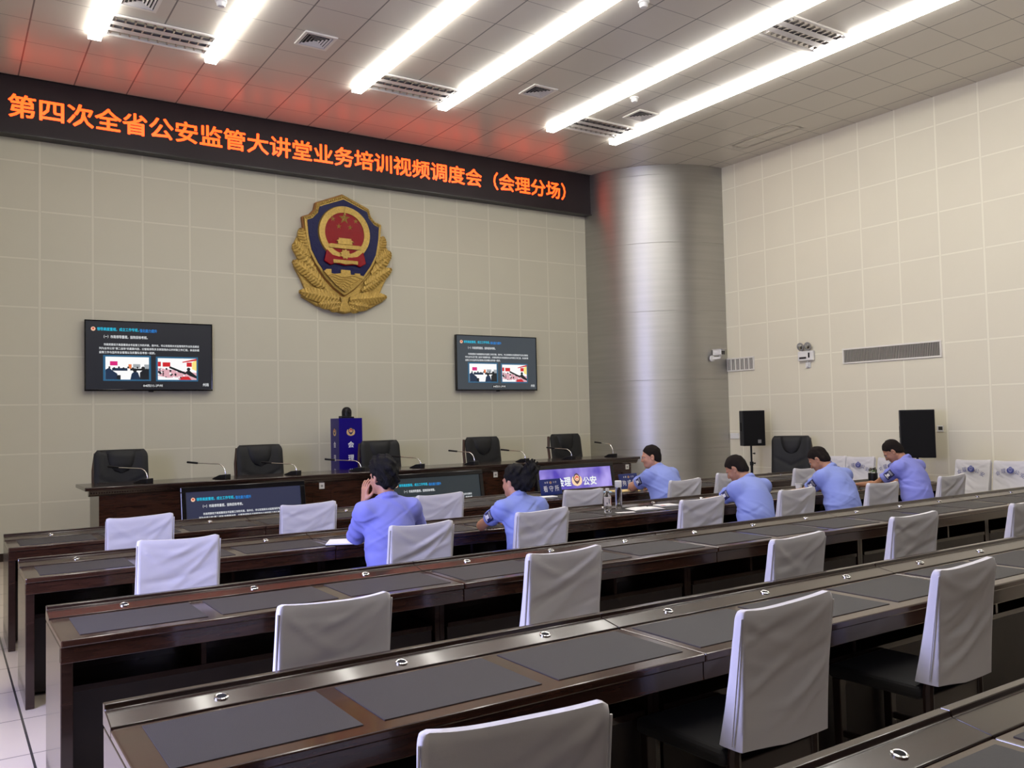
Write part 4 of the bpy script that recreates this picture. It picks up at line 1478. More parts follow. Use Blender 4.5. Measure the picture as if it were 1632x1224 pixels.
def hand(F, wrist, d, nrm, side, curl=35.0, spread=1.0):
    """palm and five fingers; d = direction of the hand, nrm = palm side, side = +1 when the thumb is at cross(d, nrm)"""
    d = U(d)
    nrm = U(np.array(nrm) - d * (np.array(nrm) @ d))
    s_ = np.cross(d, nrm) * side
    w = np.array(wrist, float)
    k1 = w + d * 0.085
    for off in (-0.026, -0.009, 0.009, 0.026):
        F.capsule(w + s_ * off * 0.6 + d * 0.012, k1 + s_ * off, 0.015, 0.0125, 0.012, pad=0.03)
    lens = (0.062, 0.076, 0.082, 0.072)
    for i, off in enumerate((-0.031, -0.0105, 0.0105, 0.031)):
        p = k1 + s_ * off
        a = 0.0
        for j, fr in enumerate((0.46, 0.30, 0.24)):
            a += R(curl * (0.6, 1.0, 0.8)[j] * (1 + 0.12 * (i - 1.5)))
            q = p + (d * math.cos(a) + nrm * math.sin(a)) * lens[i] * fr + s_ * off * 0.10 * spread
            F.capsule(p, q, 0.0088 - 0.0006 * j, 0.0082 - 0.0006 * j, 0.004, pad=0.02)
            p = q
    t0 = w + d * 0.022 + s_ * 0.026
    t1 = t0 + U(d * 0.62 + s_ * 0.68 + nrm * 0.35) * 0.042
    t2 = t1 + U(d * 0.85 + s_ * 0.25 + nrm * 0.45) * 0.032
    t3 = t2 + U(d * 0.9 + s_ * 0.05 + nrm * 0.45) * 0.024
    F.capsule(t0, t1, 0.015, 0.0115, 0.012, pad=0.03)
    F.capsule(t1, t2, 0.0105, 0.0098, 0.006, pad=0.02)
    F.capsule(t2, t3, 0.0095, 0.0085, 0.004, pad=0.02)

def person(lab, px, py, rz=0.0, lean=(5, 8, 10), leanx=0.0, girth=1.0, head=(0, 5, 0), headoff=(0, 0, 0),
           elbows=None, hands=None, palm=None, curls=(35, 35), skin=None, hair='short', shirt=None, sleeve=0.62, hem=-0.02, seatz=0.545, boards=True, patch=True,
           trouser=None, tucked=True, seed=1, stature=1.0, bun=False):
    skin = skin or M_skin
    shirt = shirt or M_shirt
    r = root('person', lab, 'person', (px, py, 0), rz)
    ca, sa = math.cos(-rz), math.sin(-rz)
    def loc(p):
        x, y = p[0] - px, p[1] - py
        return np.array([x * ca - y * sa, x * sa + y * ca, p[2]])
    g = girth
    X = np.array([1.0, 0, 0])
    def up(a):
        return U([leanx, math.sin(R(a)), math.cos(R(a))])
    P0 = np.array([0, 0, seatz])
    u0, u1, u2 = up(lean[0]), up(lean[1]), up(lean[2])
    P1 = P0 + u0 * 0.175 * stature
    P2 = P1 + u1 * 0.175 * stature
    P3 = P2 + u2 * 0.165 * stature            # base of the neck
    f0, f1, f2 = [np.cross(u, X) * -1.0 for u in (u0, u1, u2)]
    f0, f1, f2 = [U(np.cross(u, X)) * (1 if np.cross(u, X)[1] > 0 else -1) for u in (u0, u1, u2)]
    H = rotm(*head)
    nk = P3 + U(u2 * 0.9 + H[:, 2] * 0.5 + f2 * 0.25) * 0.085
    HC = nk + H[:, 2] * 0.095 + H[:, 1] * 0.020 + np.array(headoff)      # centre of the head at eye height
    SH = [P2 + u2 * 0.112 * stature + sx * X * 0.172 * (0.55 + 0.45 * g) - f2 * 0.005 for sx in (-1, 1)]
    EL, WR = [], []
    for i in (0, 1):
        e = loc(elbows[i])
        e = SH[i] + U(e - SH[i]) * min(0.31, max(0.27, np.linalg.norm(e - SH[i])))
        w = loc(hands[i])
        w = e + U(w - e) * 0.245
        EL.append(e)
        WR.append(w)
    HIP = [P0 + sx * X * 0.088 * g for sx in (-1, 1)]
    KN = [np.array([sx * 0.13, 0.41, 0.50]) for sx in (-1, 1)]
    AN = [np.array([sx * 0.13, 0.40, 0.085]) for sx in (-1, 1)]
    TO = [np.array([sx * 0.15, 0.56, 0.045]) for sx in (-1, 1)]
    allp = np.array([P0, P3, HC] + SH + EL + WR + KN + AN + TO)
    lo, hi = allp.min(0) - 0.22, allp.max(0) + 0.22
    lo[2] = max(lo[2], 0.012)

    # ---- body: one continuous surface from head to feet
    B = Field(lo, hi, 0.0055)
    B.capsule(P0 + u0 * 0.06, P1, 0.145 * g, 0.135 * g, 0.05, (f0, 0.68))
    B.capsule(P1, P2, 0.135 * g, 0.150 * g, 0.05, (f1, 0.66))
    B.capsule(P2, P3 - u2 * 0.06, 0.150 * g, 0.085 * g, 0.05, (f2, 0.62))
    B.capsule(SH[0], SH[1], 0.052, 0.052, 0.05)
    B.capsule(P3 - u2 * 0.03, nk + H[:, 2] * 0.02, 0.060 * (0.7 + 0.3 * g), 0.054 * (0.7 + 0.3 * g), 0.03)
    for i in (0, 1):
        B.capsule(SH[i], EL[i], 0.050 * g, 0.040 * g, 0.03)
        m_ = EL[i] + (WR[i] - EL[i]) * 0.3
        B.capsule(EL[i], m_, 0.039 * g, 0.041 * g, 0.02)
        B.capsule(m_, WR[i], 0.041 * g, 0.026, 0.02)
        d = WR[i] - EL[i]
        pn = palm[i] if palm else (0, 0, -1)
        hd = U(d) if not (palm and len(palm) > 2) else U(palm[2 + i])
        hand(B, WR[i] + U(d) * 0.012, hd, pn, 1 if i == 1 else -1, curls[i])
        B.capsule(HIP[i], KN[i], 0.085 * g, 0.058, 0.04)
        B.capsule(KN[i], (KN[i] + AN[i]) / 2 + np.array([0, -0.02, 0.05]), 0.055, 0.053, 0.03)
        B.capsule((KN[i] + AN[i]) / 2 + np.array([0, -0.02, 0.05]), AN[i], 0.053, 0.036, 0.03)
        B.capsule(AN[i] - np.array([0, 0.03, 0.02]), TO[i], 0.036, 0.030, 0.03)
    def hp(x, y, z):
        return HC + H @ np.array([x, y, z])
    B.ell(hp(0, -0.012, 0.035), (0.074, 0.095, 0.088), H, 0.02)            # skull
    B.ell(hp(0, 0.030, -0.030), (0.063, 0.066, 0.080), H, 0.03)            # face
    B.ell(hp(0, 0.055, -0.085), (0.036, 0.034, 0.028), H, 0.03)            # chin
    for sx in (-1, 1):
        B.capsule(hp(sx * 0.055, 0.0, -0.055), hp(sx * 0.022, 0.06, -0.088), 0.020, 0.018, 0.03)   # jaw
        B.ell(hp(sx * 0.042, 0.066, -0.030), (0.020, 0.016, 0.020), H, 0.025)                      # cheek
        B.capsule(hp(sx * 0.050, 0.074, 0.018), hp(sx * 0.014, 0.090, 0.019), 0.008, 0.009, 0.015)  # brow
        B.ell(hp(sx * 0.032, 0.094, 0.002), (0.017, 0.014, 0.010), H, 0.010, 's')                  # eye socket
        B.ell(hp(sx * 0.077, -0.010, -0.012), (0.009, 0.020, 0.032), H @ rotm(sx * -18, 0), 0.010)  # ear
        B.ell(hp(sx * 0.084, -0.003, -0.010), (0.006, 0.010, 0.018), H @ rotm(sx * -18, 0), 0.006, 's')
    B.capsule(hp(0, 0.090, 0.012), hp(0, 0.108, -0.030), 0.008, 0.011, 0.012)                       # nose
    for sx in (-1, 1):
        B.ell(hp(sx * 0.013, 0.098, -0.034), (0.009, 0.009, 0.007), H, 0.008)
    B.ell(hp(0, 0.086, -0.060), (0.024, 0.010, 0.006), H, 0.006)            # lips
    B.ell(hp(0, 0.084, -0.072), (0.020, 0.010, 0.007), H, 0.006)
    body = B.build('body', skin, r, 2)
    for sx in (-1, 1):
        e = MB().ball((0, 0, 0), 0.0115, 14, 10).build('eye', M_eye, r, smooth=60)
        e.location = Vector(hp(sx * 0.032, 0.078, 0.002))
        q_ = Vector(H[:, 1] * 0.0103)
        MB().tube([q_, q_ * 1.14], [0.0055, 0.0050], 14).build('iris', M_lens, e, smooth=40)

    # ---- hair
    hl = HC - 0.24
    Hf = Field(hl, HC + 0.24, 0.0045)
    rn = np.random.RandomState(seed)
    fr = rn.uniform(40, 110, (10, 3)) * rn.choice((-1, 1), (10, 3))
    ph = rn.uniform(0, 6.28, 10)
    if hair == 'short':
        Hf.ell(hp(0, -0.013, 0.037), (0.0775, 0.0985, 0.0915), H, 0.01)
        Hf.ell(hp(0, -0.048, -0.028), (0.068, 0.059, 0.066), H, 0.03)
        amp = 0.0016
    elif hair == 'thick':
        Hf.ell(hp(0, -0.018, 0.050), (0.090, 0.108, 0.098), H, 0.01)
        Hf.ell(hp(0, -0.055, -0.025), (0.080, 0.066, 0.075), H, 0.03)
        Hf.ell(hp(0.01, 0.03, 0.105), (0.070, 0.060, 0.040), H, 0.03)
        amp = 0.0075
    else:
        Hf.ell(hp(0, -0.016, 0.044), (0.083, 0.105, 0.094), H, 0.01)
        Hf.ell(hp(0, -0.060, -0.025), (0.074, 0.060, 0.070), H, 0.03)
        Hf.ell(hp(0.020, -0.120, 0.000), (0.060, 0.055, 0.070), H, 0.025)
        Hf.ell(hp(0.045, -0.135, 0.075), (0.055, 0.052, 0.062), H, 0.025)
        for a in range(9):
            t = R(-70 + 24 * a)
            Hf.capsule(hp(0.03, -0.13, 0.06), hp(0.05 + 0.068 * math.sin(t), -0.155, 0.085 + 0.066 * math.cos(t)), 0.020, 0.009, 0.012)
        amp = 0.005
    # hairline: keep what lies above the forehead and behind the ears
    fwd, upv = H[:, 1], H[:, 2]
    Hf.cut(hp(0, 0.075, 0.070), U(fwd * 0.75 - upv * 0.66), 0.006)
    Hf.cut(hp(0, 0.010, -0.030), U(fwd * 0.62 - upv * 0.79) if hair == 'bun' else U(fwd * 0.50 - upv * 0.87), 0.012)
    if hair == 'short':
        Hf.cut(hp(0, -0.06, -0.085), U(-upv), 0.006)
    def hn(P):
        o = np.zeros(len(P))
        for i in range(10):
            o += np.sin(P @ fr[i] + ph[i])
        return amp * o / 3.0
    Hf.displace(hn)
    Hf.build('hair', M_hair if hair != 'short' else M_hair_b, r, 1)

    # ---- shirt
    hemP = P0 + u0 * hem
    SF = Field(lo, hi, 0.0065)
    SF.capsule(P0 + u0 * 0.0, P1, 0.168 * g, 0.160 * g, 0.05, (f0, 0.74))
    SF.capsule(P1, P2, 0.160 * g, 0.168 * g, 0.05, (f1, 0.70))
    SF.capsule(P2, P3 - u2 * 0.045, 0.168 * g, 0.095 * g, 0.05, (f2, 0.66))
    SF.capsule(SH[0], SH[1], 0.064, 0.064, 0.06)
    SF.capsule(SH[0] * 0.45 + P3 * 0.55, SH[1] * 0.45 + P3 * 0.55, 0.055, 0.055, 0.05)
    for i in (0, 1):
        e = SH[i] + (EL[i] - SH[i]) * (sleeve + 0.12)
        SF.capsule(SH[i], e, 0.066 * (0.5 + 0.5 * g), 0.064 * (0.5 + 0.5 * g), 0.045)
    # belly a little fuller in front
    SF.ell(P1 + f0 * 0.05 * g, (0.135 * g, 0.10 * g, 0.13), None, 0.06)
    ra = np.random.RandomState(seed + 50)
    folds = []
    for i in range(16):
        sx = ra.choice((-1, 1))
        dirv = U([sx * ra.uniform(0.15, 0.9), ra.uniform(-0.5, 0.5), ra.uniform(0.6, 1.2)])
        folds.append((dirv, ra.uniform(0.0, 0.42), ra.uniform(0.008, 0.018), ra.choice((-1, 1, 1)) * ra.uniform(0.003, 0.0075), ra.uniform(-0.20, 0.20), ra.uniform(0.08, 0.2)))
    def cloth(P):
        Q = P - P0
        o = np.zeros(len(P))
        wav = 0.010 * np.sin(Q[:, 0] * 22 + seed) + 0.008 * np.sin(Q[:, 2] * 17 + seed * 2)
        for dv, t0, wd, am, xc, xl in folds:
            o += am * np.exp(-((Q @ dv - t0 + wav) / wd) ** 2) * np.exp(-((Q[:, 0] - xc) / xl) ** 2)
        hgt = Q[:, 2]
        o += 0.006 * np.sin(hgt * 48 + 5 * np.sin(Q[:, 0] * 9 + seed)) * np.clip(1 - hgt / 0.17, 0, 1)
        # folds round the sleeves
        for i in (0, 1):
            ax_ = U(EL[i] - SH[i])
            t = (P - SH[i]) @ ax_
            rad = np.linalg.norm(P - SH[i] - t[:, None] * ax_, axis=1)
            m = (rad < 0.10) & (t > 0.02)
            o += np.where(m, 0.0035 * np.sin(t * 75 + 9 * P[:, 0] * (1 if i else -1) + seed), 0)
        return o
    SF.displace(cloth)
    SF.cut(hemP, -u0, 0.01)
    SF.capsule(P3 + u2 * 0.085 + f2 * 0.03, P3 + u2 * 0.20 + f2 * 0.06, 0.062, 0.075, 0.01, None, 's')
    # collar standing round the neck
    n = 18
    cc = P3 + u2 * 0.018 + f2 * 0.008
    for k in range(n):
        a0, a1 = 2 * math.pi * k / n, 2 * math.pi * (k + 1) / n
        rr_ = 0.064 * (0.7 + 0.3 * g)
        def cp(a):
            return cc + X * rr_ * math.cos(a) + f2 * rr_ * 1.05 * math.sin(a) + u2 * (0.012 - 0.020 * math.sin(a))
        SF.capsule(cp(a0) + u2 * 0.012, cp(a1) + u2 * 0.012, 0.011, 0.011, 0.004, pad=0.03)
        SF.capsule(cp(a0) * 1.0 - u2 * 0.006, cp(a1) - u2 * 0.006, 0.017, 0.017, 0.006, pad=0.03)
    # open sleeves: trim each at its own plane
    for i in (0, 1):
        ax_ = U(EL[i] - SH[i])
        pc = SH[i] + (EL[i] - SH[i]) * sleeve
        m = 0.10
        sl, P = SF.block(np.minimum(pc, EL[i]) - m, np.maximum(pc, EL[i]) + m)
        dd = (P - pc) @ ax_
        rad = np.linalg.norm(P - pc - dd[..., None] * ax_, axis=-1)
        dcyl = np.maximum(-dd, np.maximum(rad - 0.095, dd - 0.24))
        SF.merge(sl, dcyl, 0.004, 's')
    SF.build('shirt', shirt, r, 2)

    # ---- trousers and shoes
    T = Field(lo, hi, 0.008)
    T.capsule(HIP[0] - np.array([0, 0.04, -0.005]), HIP[1] - np.array([0, 0.04, -0.005]), 0.088, 0.088, 0.04)
    T.capsule(P0 + u0 * 0.06, P0 + u0 * (0.12 if tucked else 0.08), 0.154 * g, 0.150 * g, 0.04, (f0, 0.72))
    for i in (0, 1):
        T.capsule(HIP[i] - np.array([0, 0.03, 0.0]), KN[i], 0.096 * g, 0.072, 0.05)
        T.capsule(KN[i], AN[i] + np.array([0, -0.01, 0.02]), 0.070, 0.058, 0.03)
    T.displace(lambda P: 0.003 * np.sin(P[:, 2] * 60 + P[:, 1] * 40 + seed))
    T.build('trousers', trouser or M_trouser, r, 2)
    for i in (0, 1):
        Fo = Field(AN[i] - 0.12, AN[i] + np.array([0.10, 0.26, 0.08]), 0.006)
        Fo.capsule(AN[i] + np.array([0, -0.035, -0.035]), TO[i] + np.array([0, 0.0, 0.0]), 0.042, 0.038, 0.02)
        Fo.ell(AN[i] + np.array([0, -0.01, 0.0]), (0.045, 0.055, 0.045), None, 0.02)
        Fo.cut((0, 0, 0.014), (0, 0, -1), 0.003)
        Fo.build('shoe', M_shoe, r, 1)

    # ---- shoulder boards and sleeve patch
    if boards:
        for i, sx in ((0, -1), (1, 1)):
            c = SH[i] * 0.50 + P3 * 0.50 + u2 * 0.045 + f2 * 0.022
            ydir = U(SH[i] - P3 + u2 * 0.03)
            zdir = U(u2 - ydir * (u2 @ ydir))
            xdir = np.cross(ydir, zdir)
            Mx = Matrix(((xdir[0], ydir[0], zdir[0], c[0]), (xdir[1], ydir[1], zdir[1], c[1]), (xdir[2], ydir[2], zdir[2], c[2]), (0, 0, 0, 1)))
            b = MB().box((-0.024, -0.055, 0), (0.024, 0.060, 0.013), 0, Mx)
            o = b.build('shoulder_board', M_badge_blk, r, bevel=0.004)
    if patch:
        i = 0
        ax_ = U(EL[i] - SH[i])
        out = np.array([-1.0, -0.55, 0.15])
        out = U(out - ax_ * (out @ ax_))
        side_ = np.cross(ax_, out)
        c = SH[i] + (EL[i] - SH[i]) * 0.34 + out * (0.0655 * (0.5 + 0.5 * g))
        up_ = -ax_
        # x across, z up the sleeve, -y outwards; bent round the arm
        def pp(x, z, lift):
            ang = x / 0.066
            o_ = out * (math.cos(ang) * (0.066 + lift) - 0.066) + side_ * math.sin(ang) * (0.066 + lift)
            return tuple(c + o_ + up_ * z)
        b = MB()
        def sheet(w0, z0, z1, lift, mi, nn=6):
            v = [pp(-w0 + 2 * w0 * k / nn, z, lift) for z in (z0, z1) for k in range(nn + 1)]
            v += [pp(-w0 + 2 * w0 * k / nn, z, lift - 0.002) for z in (z0, z1) for k in range(nn + 1)]
            m2 = 2 * (nn + 1)
            ff = [(k, k + 1, k + nn + 2, k + nn + 1) for k in range(nn)] + [(m2 + k + nn + 1, m2 + k + nn + 2, m2 + k + 1, m2 + k) for k in range(nn)]
            ff += [(k + 1, k, m2 + k, m2 + k + 1) for k in range(nn)] + [(nn + 1 + k, nn + 2 + k, m2 + nn + 2 + k, m2 + nn + 1 + k) for k in range(nn)]
            ff += [(0, nn + 1, m2 + nn + 1, m2), (nn, m2 + nn, m2 + 2 * nn + 1, 2 * nn + 1)]
            b.add(v, ff, mi)
        sheet(0.036, -0.046, 0.046, 0.0050, 0)
        sheet(0.031, -0.041, 0.041, 0.0070, 1)
        sheet(0.026, 0.014, 0.034, 0.0085, 2)
        sheet(0.013, -0.024, 0.006, 0.0085, 3)
        sheet(0.024, -0.036, -0.028, 0.0085, 3)
        b.build('sleeve_patch', [M_badge_blk, M_pnavy, M_grey, M_signwhite], r)
    r['hc'] = [float(q) for q in HC]
    return r, dict(WR=WR, EL=EL, P3=P3, HC=HC)

PEOPLE = []
PEOPLE.append(person('man with thick dark hair sitting upright, left hand raised to his face', 2.53, 5.36, 0, (2, 5, 8), 0.0, 1.0, (6, 6, 0), (0, 0, 0),
    [(2.39, 5.64, 0.80), (2.86, 5.60, 0.84)], [(2.455, 5.60, 1.08), (2.70, 5.82, 0.80)], [(0.75, 0.1, 0.35), (0, 0, -1), (0.05, -0.05, 1), (-0.5, 0.8, 0.0)], (22, 30),
    M_skin, 'thick', M_shirt_v, 0.98, -0.04, boards=False, patch=False, tucked=False, seed=3))
PEOPLE.append(person('woman with pinned-up black hair, left elbow on the desk', 3.60, 5.28, 0, (8, 20, 26), 0.04, 0.88, (10, 6, 0), (0.02, 0, -0.02),
    [(3.43, 5.66, 0.80), (3.98, 5.60, 0.80)], [(3.66, 5.90, 0.815), (3.85, 5.85, 0.80)], None, (40, 35),
    M_skin, 'bun', M_shirt, 0.62, -0.08, tucked=False, trouser=M_shirt_v, seed=8, stature=0.93, seatz=0.53))
PEOPLE.append(person('heavily built man in profile at the front row, looking left', 6.43, 6.76, R(8), (8, 24, 34), 0.11, 1.22, (42, 10, 0), (0, 0, 0.0),
    [(6.30, 7.26, 0.80), (6.92, 7.15, 0.80)], [(6.55, 7.50, 0.80), (6.72, 7.46, 0.80)], None, (35, 35),
    M_skin, 'short', M_shirt, 0.66, -0.06, seed=12, seatz=0.535))
PEOPLE.append(person('man with cropped hair bent over writing, nearest to the steel column', 5.98, 5.20, 0, (14, 28, 36), 0.30, 1.06, (22, 34, 0), (0, 0, 0),
    [(5.95, 5.62, 0.80), (6.50, 5.60, 0.80)], [(6.10, 5.86, 0.80), (6.35, 5.85, 0.80)], None, (45, 45),
    M_skin_d, 'short', M_shirt, 0.66, -0.03, seed=17, seatz=0.535))
PEOPLE.append(person('middle one of three men writing, grey tinged hair, before the covered chairs', 7.20, 5.18, 0, (15, 30, 38), 0.26, 1.10, (18, 36, 0), (0, 0, 0),
    [(7.16, 5.62, 0.80), (7.72, 5.60, 0.80)], [(7.34, 5.86, 0.80), (7.55, 5.85, 0.80)], None, (45, 45),
    M_skin_d, 'short', M_shirt, 0.66, -0.03, seed=23, seatz=0.54, stature=1.08))
PEOPLE.append(person('rightmost seated man bent over the desk before the right loudspeaker', 8.46, 5.20, 0, (10, 24, 33), 0.22, 1.04, (26, 40, 0), (0, 0, 0),
    [(8.34, 5.62, 0.80), (8.95, 5.60, 0.80)], [(8.42, 5.88, 0.80), (8.78, 5.85, 0.80)], None, (40, 40),
    M_skin_d, 'short', M_shirt_v, 0.66, -0.03, seed=29, seatz=0.54, stature=1.10))
for p, info in PEOPLE:
    print('PERSON', p['label'][:24], 'head', [round(float(v), 2) for v in (Vector(info['HC']))], 'loc', [round(v, 2) for v in p.location], 'wrists', [[round(float(c), 2) for c in w] for w in info['WR']], 'elbows', [[round(float(c), 2) for c in w] for w in info['EL']])
    del p['hc']
# wrist watch band on the woman
p, info = PEOPLE[1]
w = np.array(info['WR'][0])
e = np.array(info['EL'][0])
m = MB()
ax_ = Vector(U(w - e))
q = ax_.to_track_quat('Z', 'Y').to_matrix().to_4x4()
m.lathe([(0.031, -0.009), (0.034, -0.009), (0.034, 0.009), (0.031, 0.009), (0.031, -0.009)], 24, 0, Matrix.Translation(Vector(w - U(w - e) * 0.02)) @ q)
m.build('wrist_band', M_black, p, smooth=40)

# ================================================================== RIGHT WALL: SPEAKERS, CAMERA, LIGHT, PLATES
def speaker(lab, x, y, z0, rz, w, h, dep):
    r = root('loudspeaker', lab, 'speaker', (x, y, z0), rz, 'black loudspeakers by the right wall')     # faces -y
    tw = w / 2 * 0.62
    pts = [(-w / 2, -dep / 2), (w / 2, -dep / 2), (w / 2, 0.0), (tw, dep / 2), (-tw, dep / 2), (-w / 2, 0.0)]
    n = len(pts)
    c = MB().add([(a, b, 0) for a, b in pts] + [(a, b, h) for a, b in pts], [tuple(range(n)), tuple(range(2 * n - 1, n - 1, -1))] + [(i, (i + 1) % n, (i + 1) % n + n, i + n) for i in range(n)])
    c.build('cabinet', M_black, r, bevel=0.008)
    g = MB()
    g.box((-w / 2 + 0.012, -dep / 2 - 0.008, 0.02), (w / 2 - 0.012, -dep / 2 - 0.0005, h - 0.02))
    g.build('front_grille', M_grille, r, bevel=0.004)
    if w < 0.4:
        MB().box((w / 2 - 0.13, -dep / 2 - 0.011, 0.045), (w / 2 - 0.075, -dep / 2 - 0.0085, 0.10)).build('maker_plate', M_grey, r)
    for sx in (-1, 1):
        MB().box((sx * w / 2 - 0.003, -dep / 2 + 0.07, h * 0.42), (sx * w / 2 + 0.003, -dep / 2 + 0.13, h * 0.66)).build('side_handle', M_hole, r)
    return r
def stand(lab, x, y, top):
    r = root('speaker_stand', lab, 'stand', (x, y, 0), 0, 'speaker stands by the right wall')
    MB().tube([(0, 0, 0.25), (0, 0, top * 0.72)], 0.022, 12).build('lower_pole', M_black, r, smooth=40)
    MB().tube([(0, 0, top * 0.70), (0, 0, top)], 0.016, 12).build('upper_pole', M_black, r, smooth=40)
    MB().lathe([(0.03, 0), (0.03, 0.06)], 14, c=(0, 0, top * 0.70)).build('collar', M_black, r, smooth=40)
    for zz in (top * 0.73, top * 0.88):
        MB().tube([(0.02, -0.01, zz), (0.055, -0.03, zz)], [0.008, 0.016], 8).build('clamp_knob', M_black, r, smooth=40)
    for k in range(3):
        a = R(100 + 120 * k)
        l = MB().tube([(0, 0, 0.62), (0.30 * math.cos(a), 0.30 * math.sin(a), 0.03)], 0.012, 8).build('leg', M_black, r, smooth=40)
        MB().ball((0.30 * math.cos(a), 0.30 * math.sin(a), 0.022), (0.022, 0.022, 0.021), 10, 8).build('rubber_foot', M_rubber, l, smooth=60)
stand('black pole stand carrying the loudspeaker next to the steel column', 11.10, 9.72, 1.075)
speaker('black loudspeaker on a stand next to the steel column', 11.10, 9.72, 1.076, R(-28), 0.37, 0.575, 0.32)
stand('black pole stand of the right loudspeaker, hidden behind the rightmost man', 11.10, 6.82, 0.955)
speaker('black loudspeaker by the right wall behind the rightmost man', 11.10, 6.82, 0.956, R(-53), 0.43, 0.65, 0.32)

r = root('surveillance_camera', 'white bullet surveillance camera mounted on the steel column', 'camera', (11.27, 10.625, 2.575))
MB().tube([(-0.06, 0.01, 0.0), (-0.06, -0.02, 0.0)], [0.055, 0.05], 18).build('mount_plate', M_white, r, smooth=40)
MB().tube([(-0.06, -0.02, 0.0), (-0.05, -0.075, 0.0), (0.01, -0.11, 0.005), (0.03, -0.115, 0.06)], [0.026, 0.024, 0.026, 0.022], 12).build('arm', M_white, r, smooth=50)
b = MB().box((-0.05, -0.20, 0.05), (0.055, 0.0, 0.15)).build('camera_body', M_white, r, bevel=0.018, seg=3)
MB().box((-0.04, -0.206, 0.058), (0.045, -0.1995, 0.125)).build('front_window', M_lens, b, bevel=0.002)
MB().box((-0.055, -0.23, 0.150), (0.060, 0.01, 0.158)).build('sun_shield', M_white, r, bevel=0.003)

r = root('emergency_light', 'white emergency light with two round lamps on the right wall', 'emergency light', (XR, 8.935, 2.43), R(-90))
b = MB().box((-0.145, -0.06, 0.0), (0.145, 0, 0.155)).build('housing', M_white, r, bevel=0.012)
MB().box((-0.115, -0.0615, 0.03), (0.02, -0.0595, 0.062)).build('display_window', M_ventdark, b)
MB().box((0.055, -0.0615, 0.045), (0.085, -0.0595, 0.125)).build('test_panel', M_black, b)
for sx in (-0.075, 0.065):
    l = MB().lathe([(0.062, 0.0), (0.066, 0.012), (0.055, 0.03), (0.03, 0.055), (0.012, 0.07)], 24, 0, Matrix.Translation((sx, -0.085, 0.225)) @ Matrix.Rotation(R(-90 + 12), 4, 'X')).build('lamp_head', M_grey, r, smooth=40)
    MB().lathe([(0.058, 0.004), (0.03, -0.004), (0.0, -0.006)], 24, 0, Matrix.Translation((sx, -0.085, 0.225)) @ Matrix.Rotation(R(-90 + 12), 4, 'X')).build('lens', M_chrome, l, smooth=40)
    MB().tube([(sx, -0.045, 0.150), (sx, -0.045, 0.19)], 0.012, 8).build('lamp_neck', M_white, r, smooth=40)
MB().box((-0.03, -0.02, -0.115), (0.06, 0, -0.025)).build('socket', M_white, r, bevel=0.006)
MB().box((0.0, -0.045, -0.095), (0.045, -0.02, -0.045)).build('plug', M_white, r, bevel=0.006)
MB().tube([(0.022, -0.035, -0.045), (0.03, -0.04, -0.015), (0.03, -0.03, 0.002)], 0.006, 8).build('cord', M_white, r, smooth=40)

r = root('wall_thermostat', 'small thermostat on the right wall beside the right loudspeaker', 'thermostat', (XR, 6.77, 1.335), R(-90))
MB().box((-0.045, -0.015, -0.045), (0.05, 0, 0.045)).build('housing', M_white, r, bevel=0.005)
MB().box((-0.02, -0.0165, -0.02), (0.038, -0.0145, 0.03)).build('display', M_ventdark, r)
r = root('wall_plate', 'blank white wall box between steel column and left loudspeaker', 'wall box', (XR, 10.50, 1.215), R(-90))
MB().box((-0.105, -0.02, -0.05), (0.085, 0, 0.05)).build('cover', M_white, r, bevel=0.006)
MB().box((0.0852, -0.018, -0.03), (0.105, 0, 0.03)).build('side_tab', M_offwhite, r, bevel=0.003)

# ================================================================== THINGS ON THE DESKS
DT = 0.7545
def at_desk(x, y, z=DT):
    return (x, y, z)

def paper_cup(lab, x, y):
    r = root('paper_cup', lab, 'cup', (x, y, DT), 0, 'white paper cups')
    MB().lathe([(0.026, 0.0), (0.037, 0.082), (0.035, 0.082), (0.0245, 0.006), (0.0, 0.006)], 28).build('cup_wall', M_cup, r, smooth=40)
    MB().lathe([(0.0372 + 0.0025 * math.cos(a), 0.082 + 0.0025 * math.sin(a)) for a in [k * math.pi / 4 for k in range(9)]], 28).build('rolled_rim', M_cup, r, smooth=60)
paper_cup('white paper cup in front of the woman with pinned-up hair', 3.76, 6.06)
paper_cup('white paper cup left of the middle writing man', 7.72, 6.12)

# two plastic water bottles side by side
def bottle(lab, x, y):
    r = root('water_bottle', lab, 'bottle', (x, y, DT), 0, 'plastic water bottles on the second row')
    MB().lathe([(0.028, 0), (0.032, 0.006), (0.032, 0.05), (0.0305, 0.055), (0.032, 0.06), (0.032, 0.14), (0.029, 0.155), (0.016, 0.185), (0.0135, 0.19), (0.0135, 0.205), (0.0, 0.205)], 28).build('bottle_body', M_glass, r, smooth=35)
    o = MB().lathe([(0.0326, 0.065), (0.0326, 0.137)], 28).build('label_sleeve', M_label, r, smooth=40)
    MB().lathe([(0.0165, 0.193), (0.0165, 0.217), (0.0, 0.217)], 24).build('cap', M_white, r, smooth=35)
    mk = MB()
    for (a0, z0, z1, mi) in ((-1.9, 0.085, 0.125, 0), (-1.2, 0.072, 0.13, 1), (-2.5, 0.075, 0.095, 0)):
        v = [(0.0331 * math.cos(a0 + da), 0.0331 * math.sin(a0 + da), z) for da in (0, 0.22) for z in (z0, z1)]
        mk.add(v, [(0, 1, 3, 2)], mi)
    mk.build('label_print', [M_pnavy, M_pinkred], o)
bottle('nearer clear plastic water bottle on the second row behind the empty chair', 4.93, 5.97)

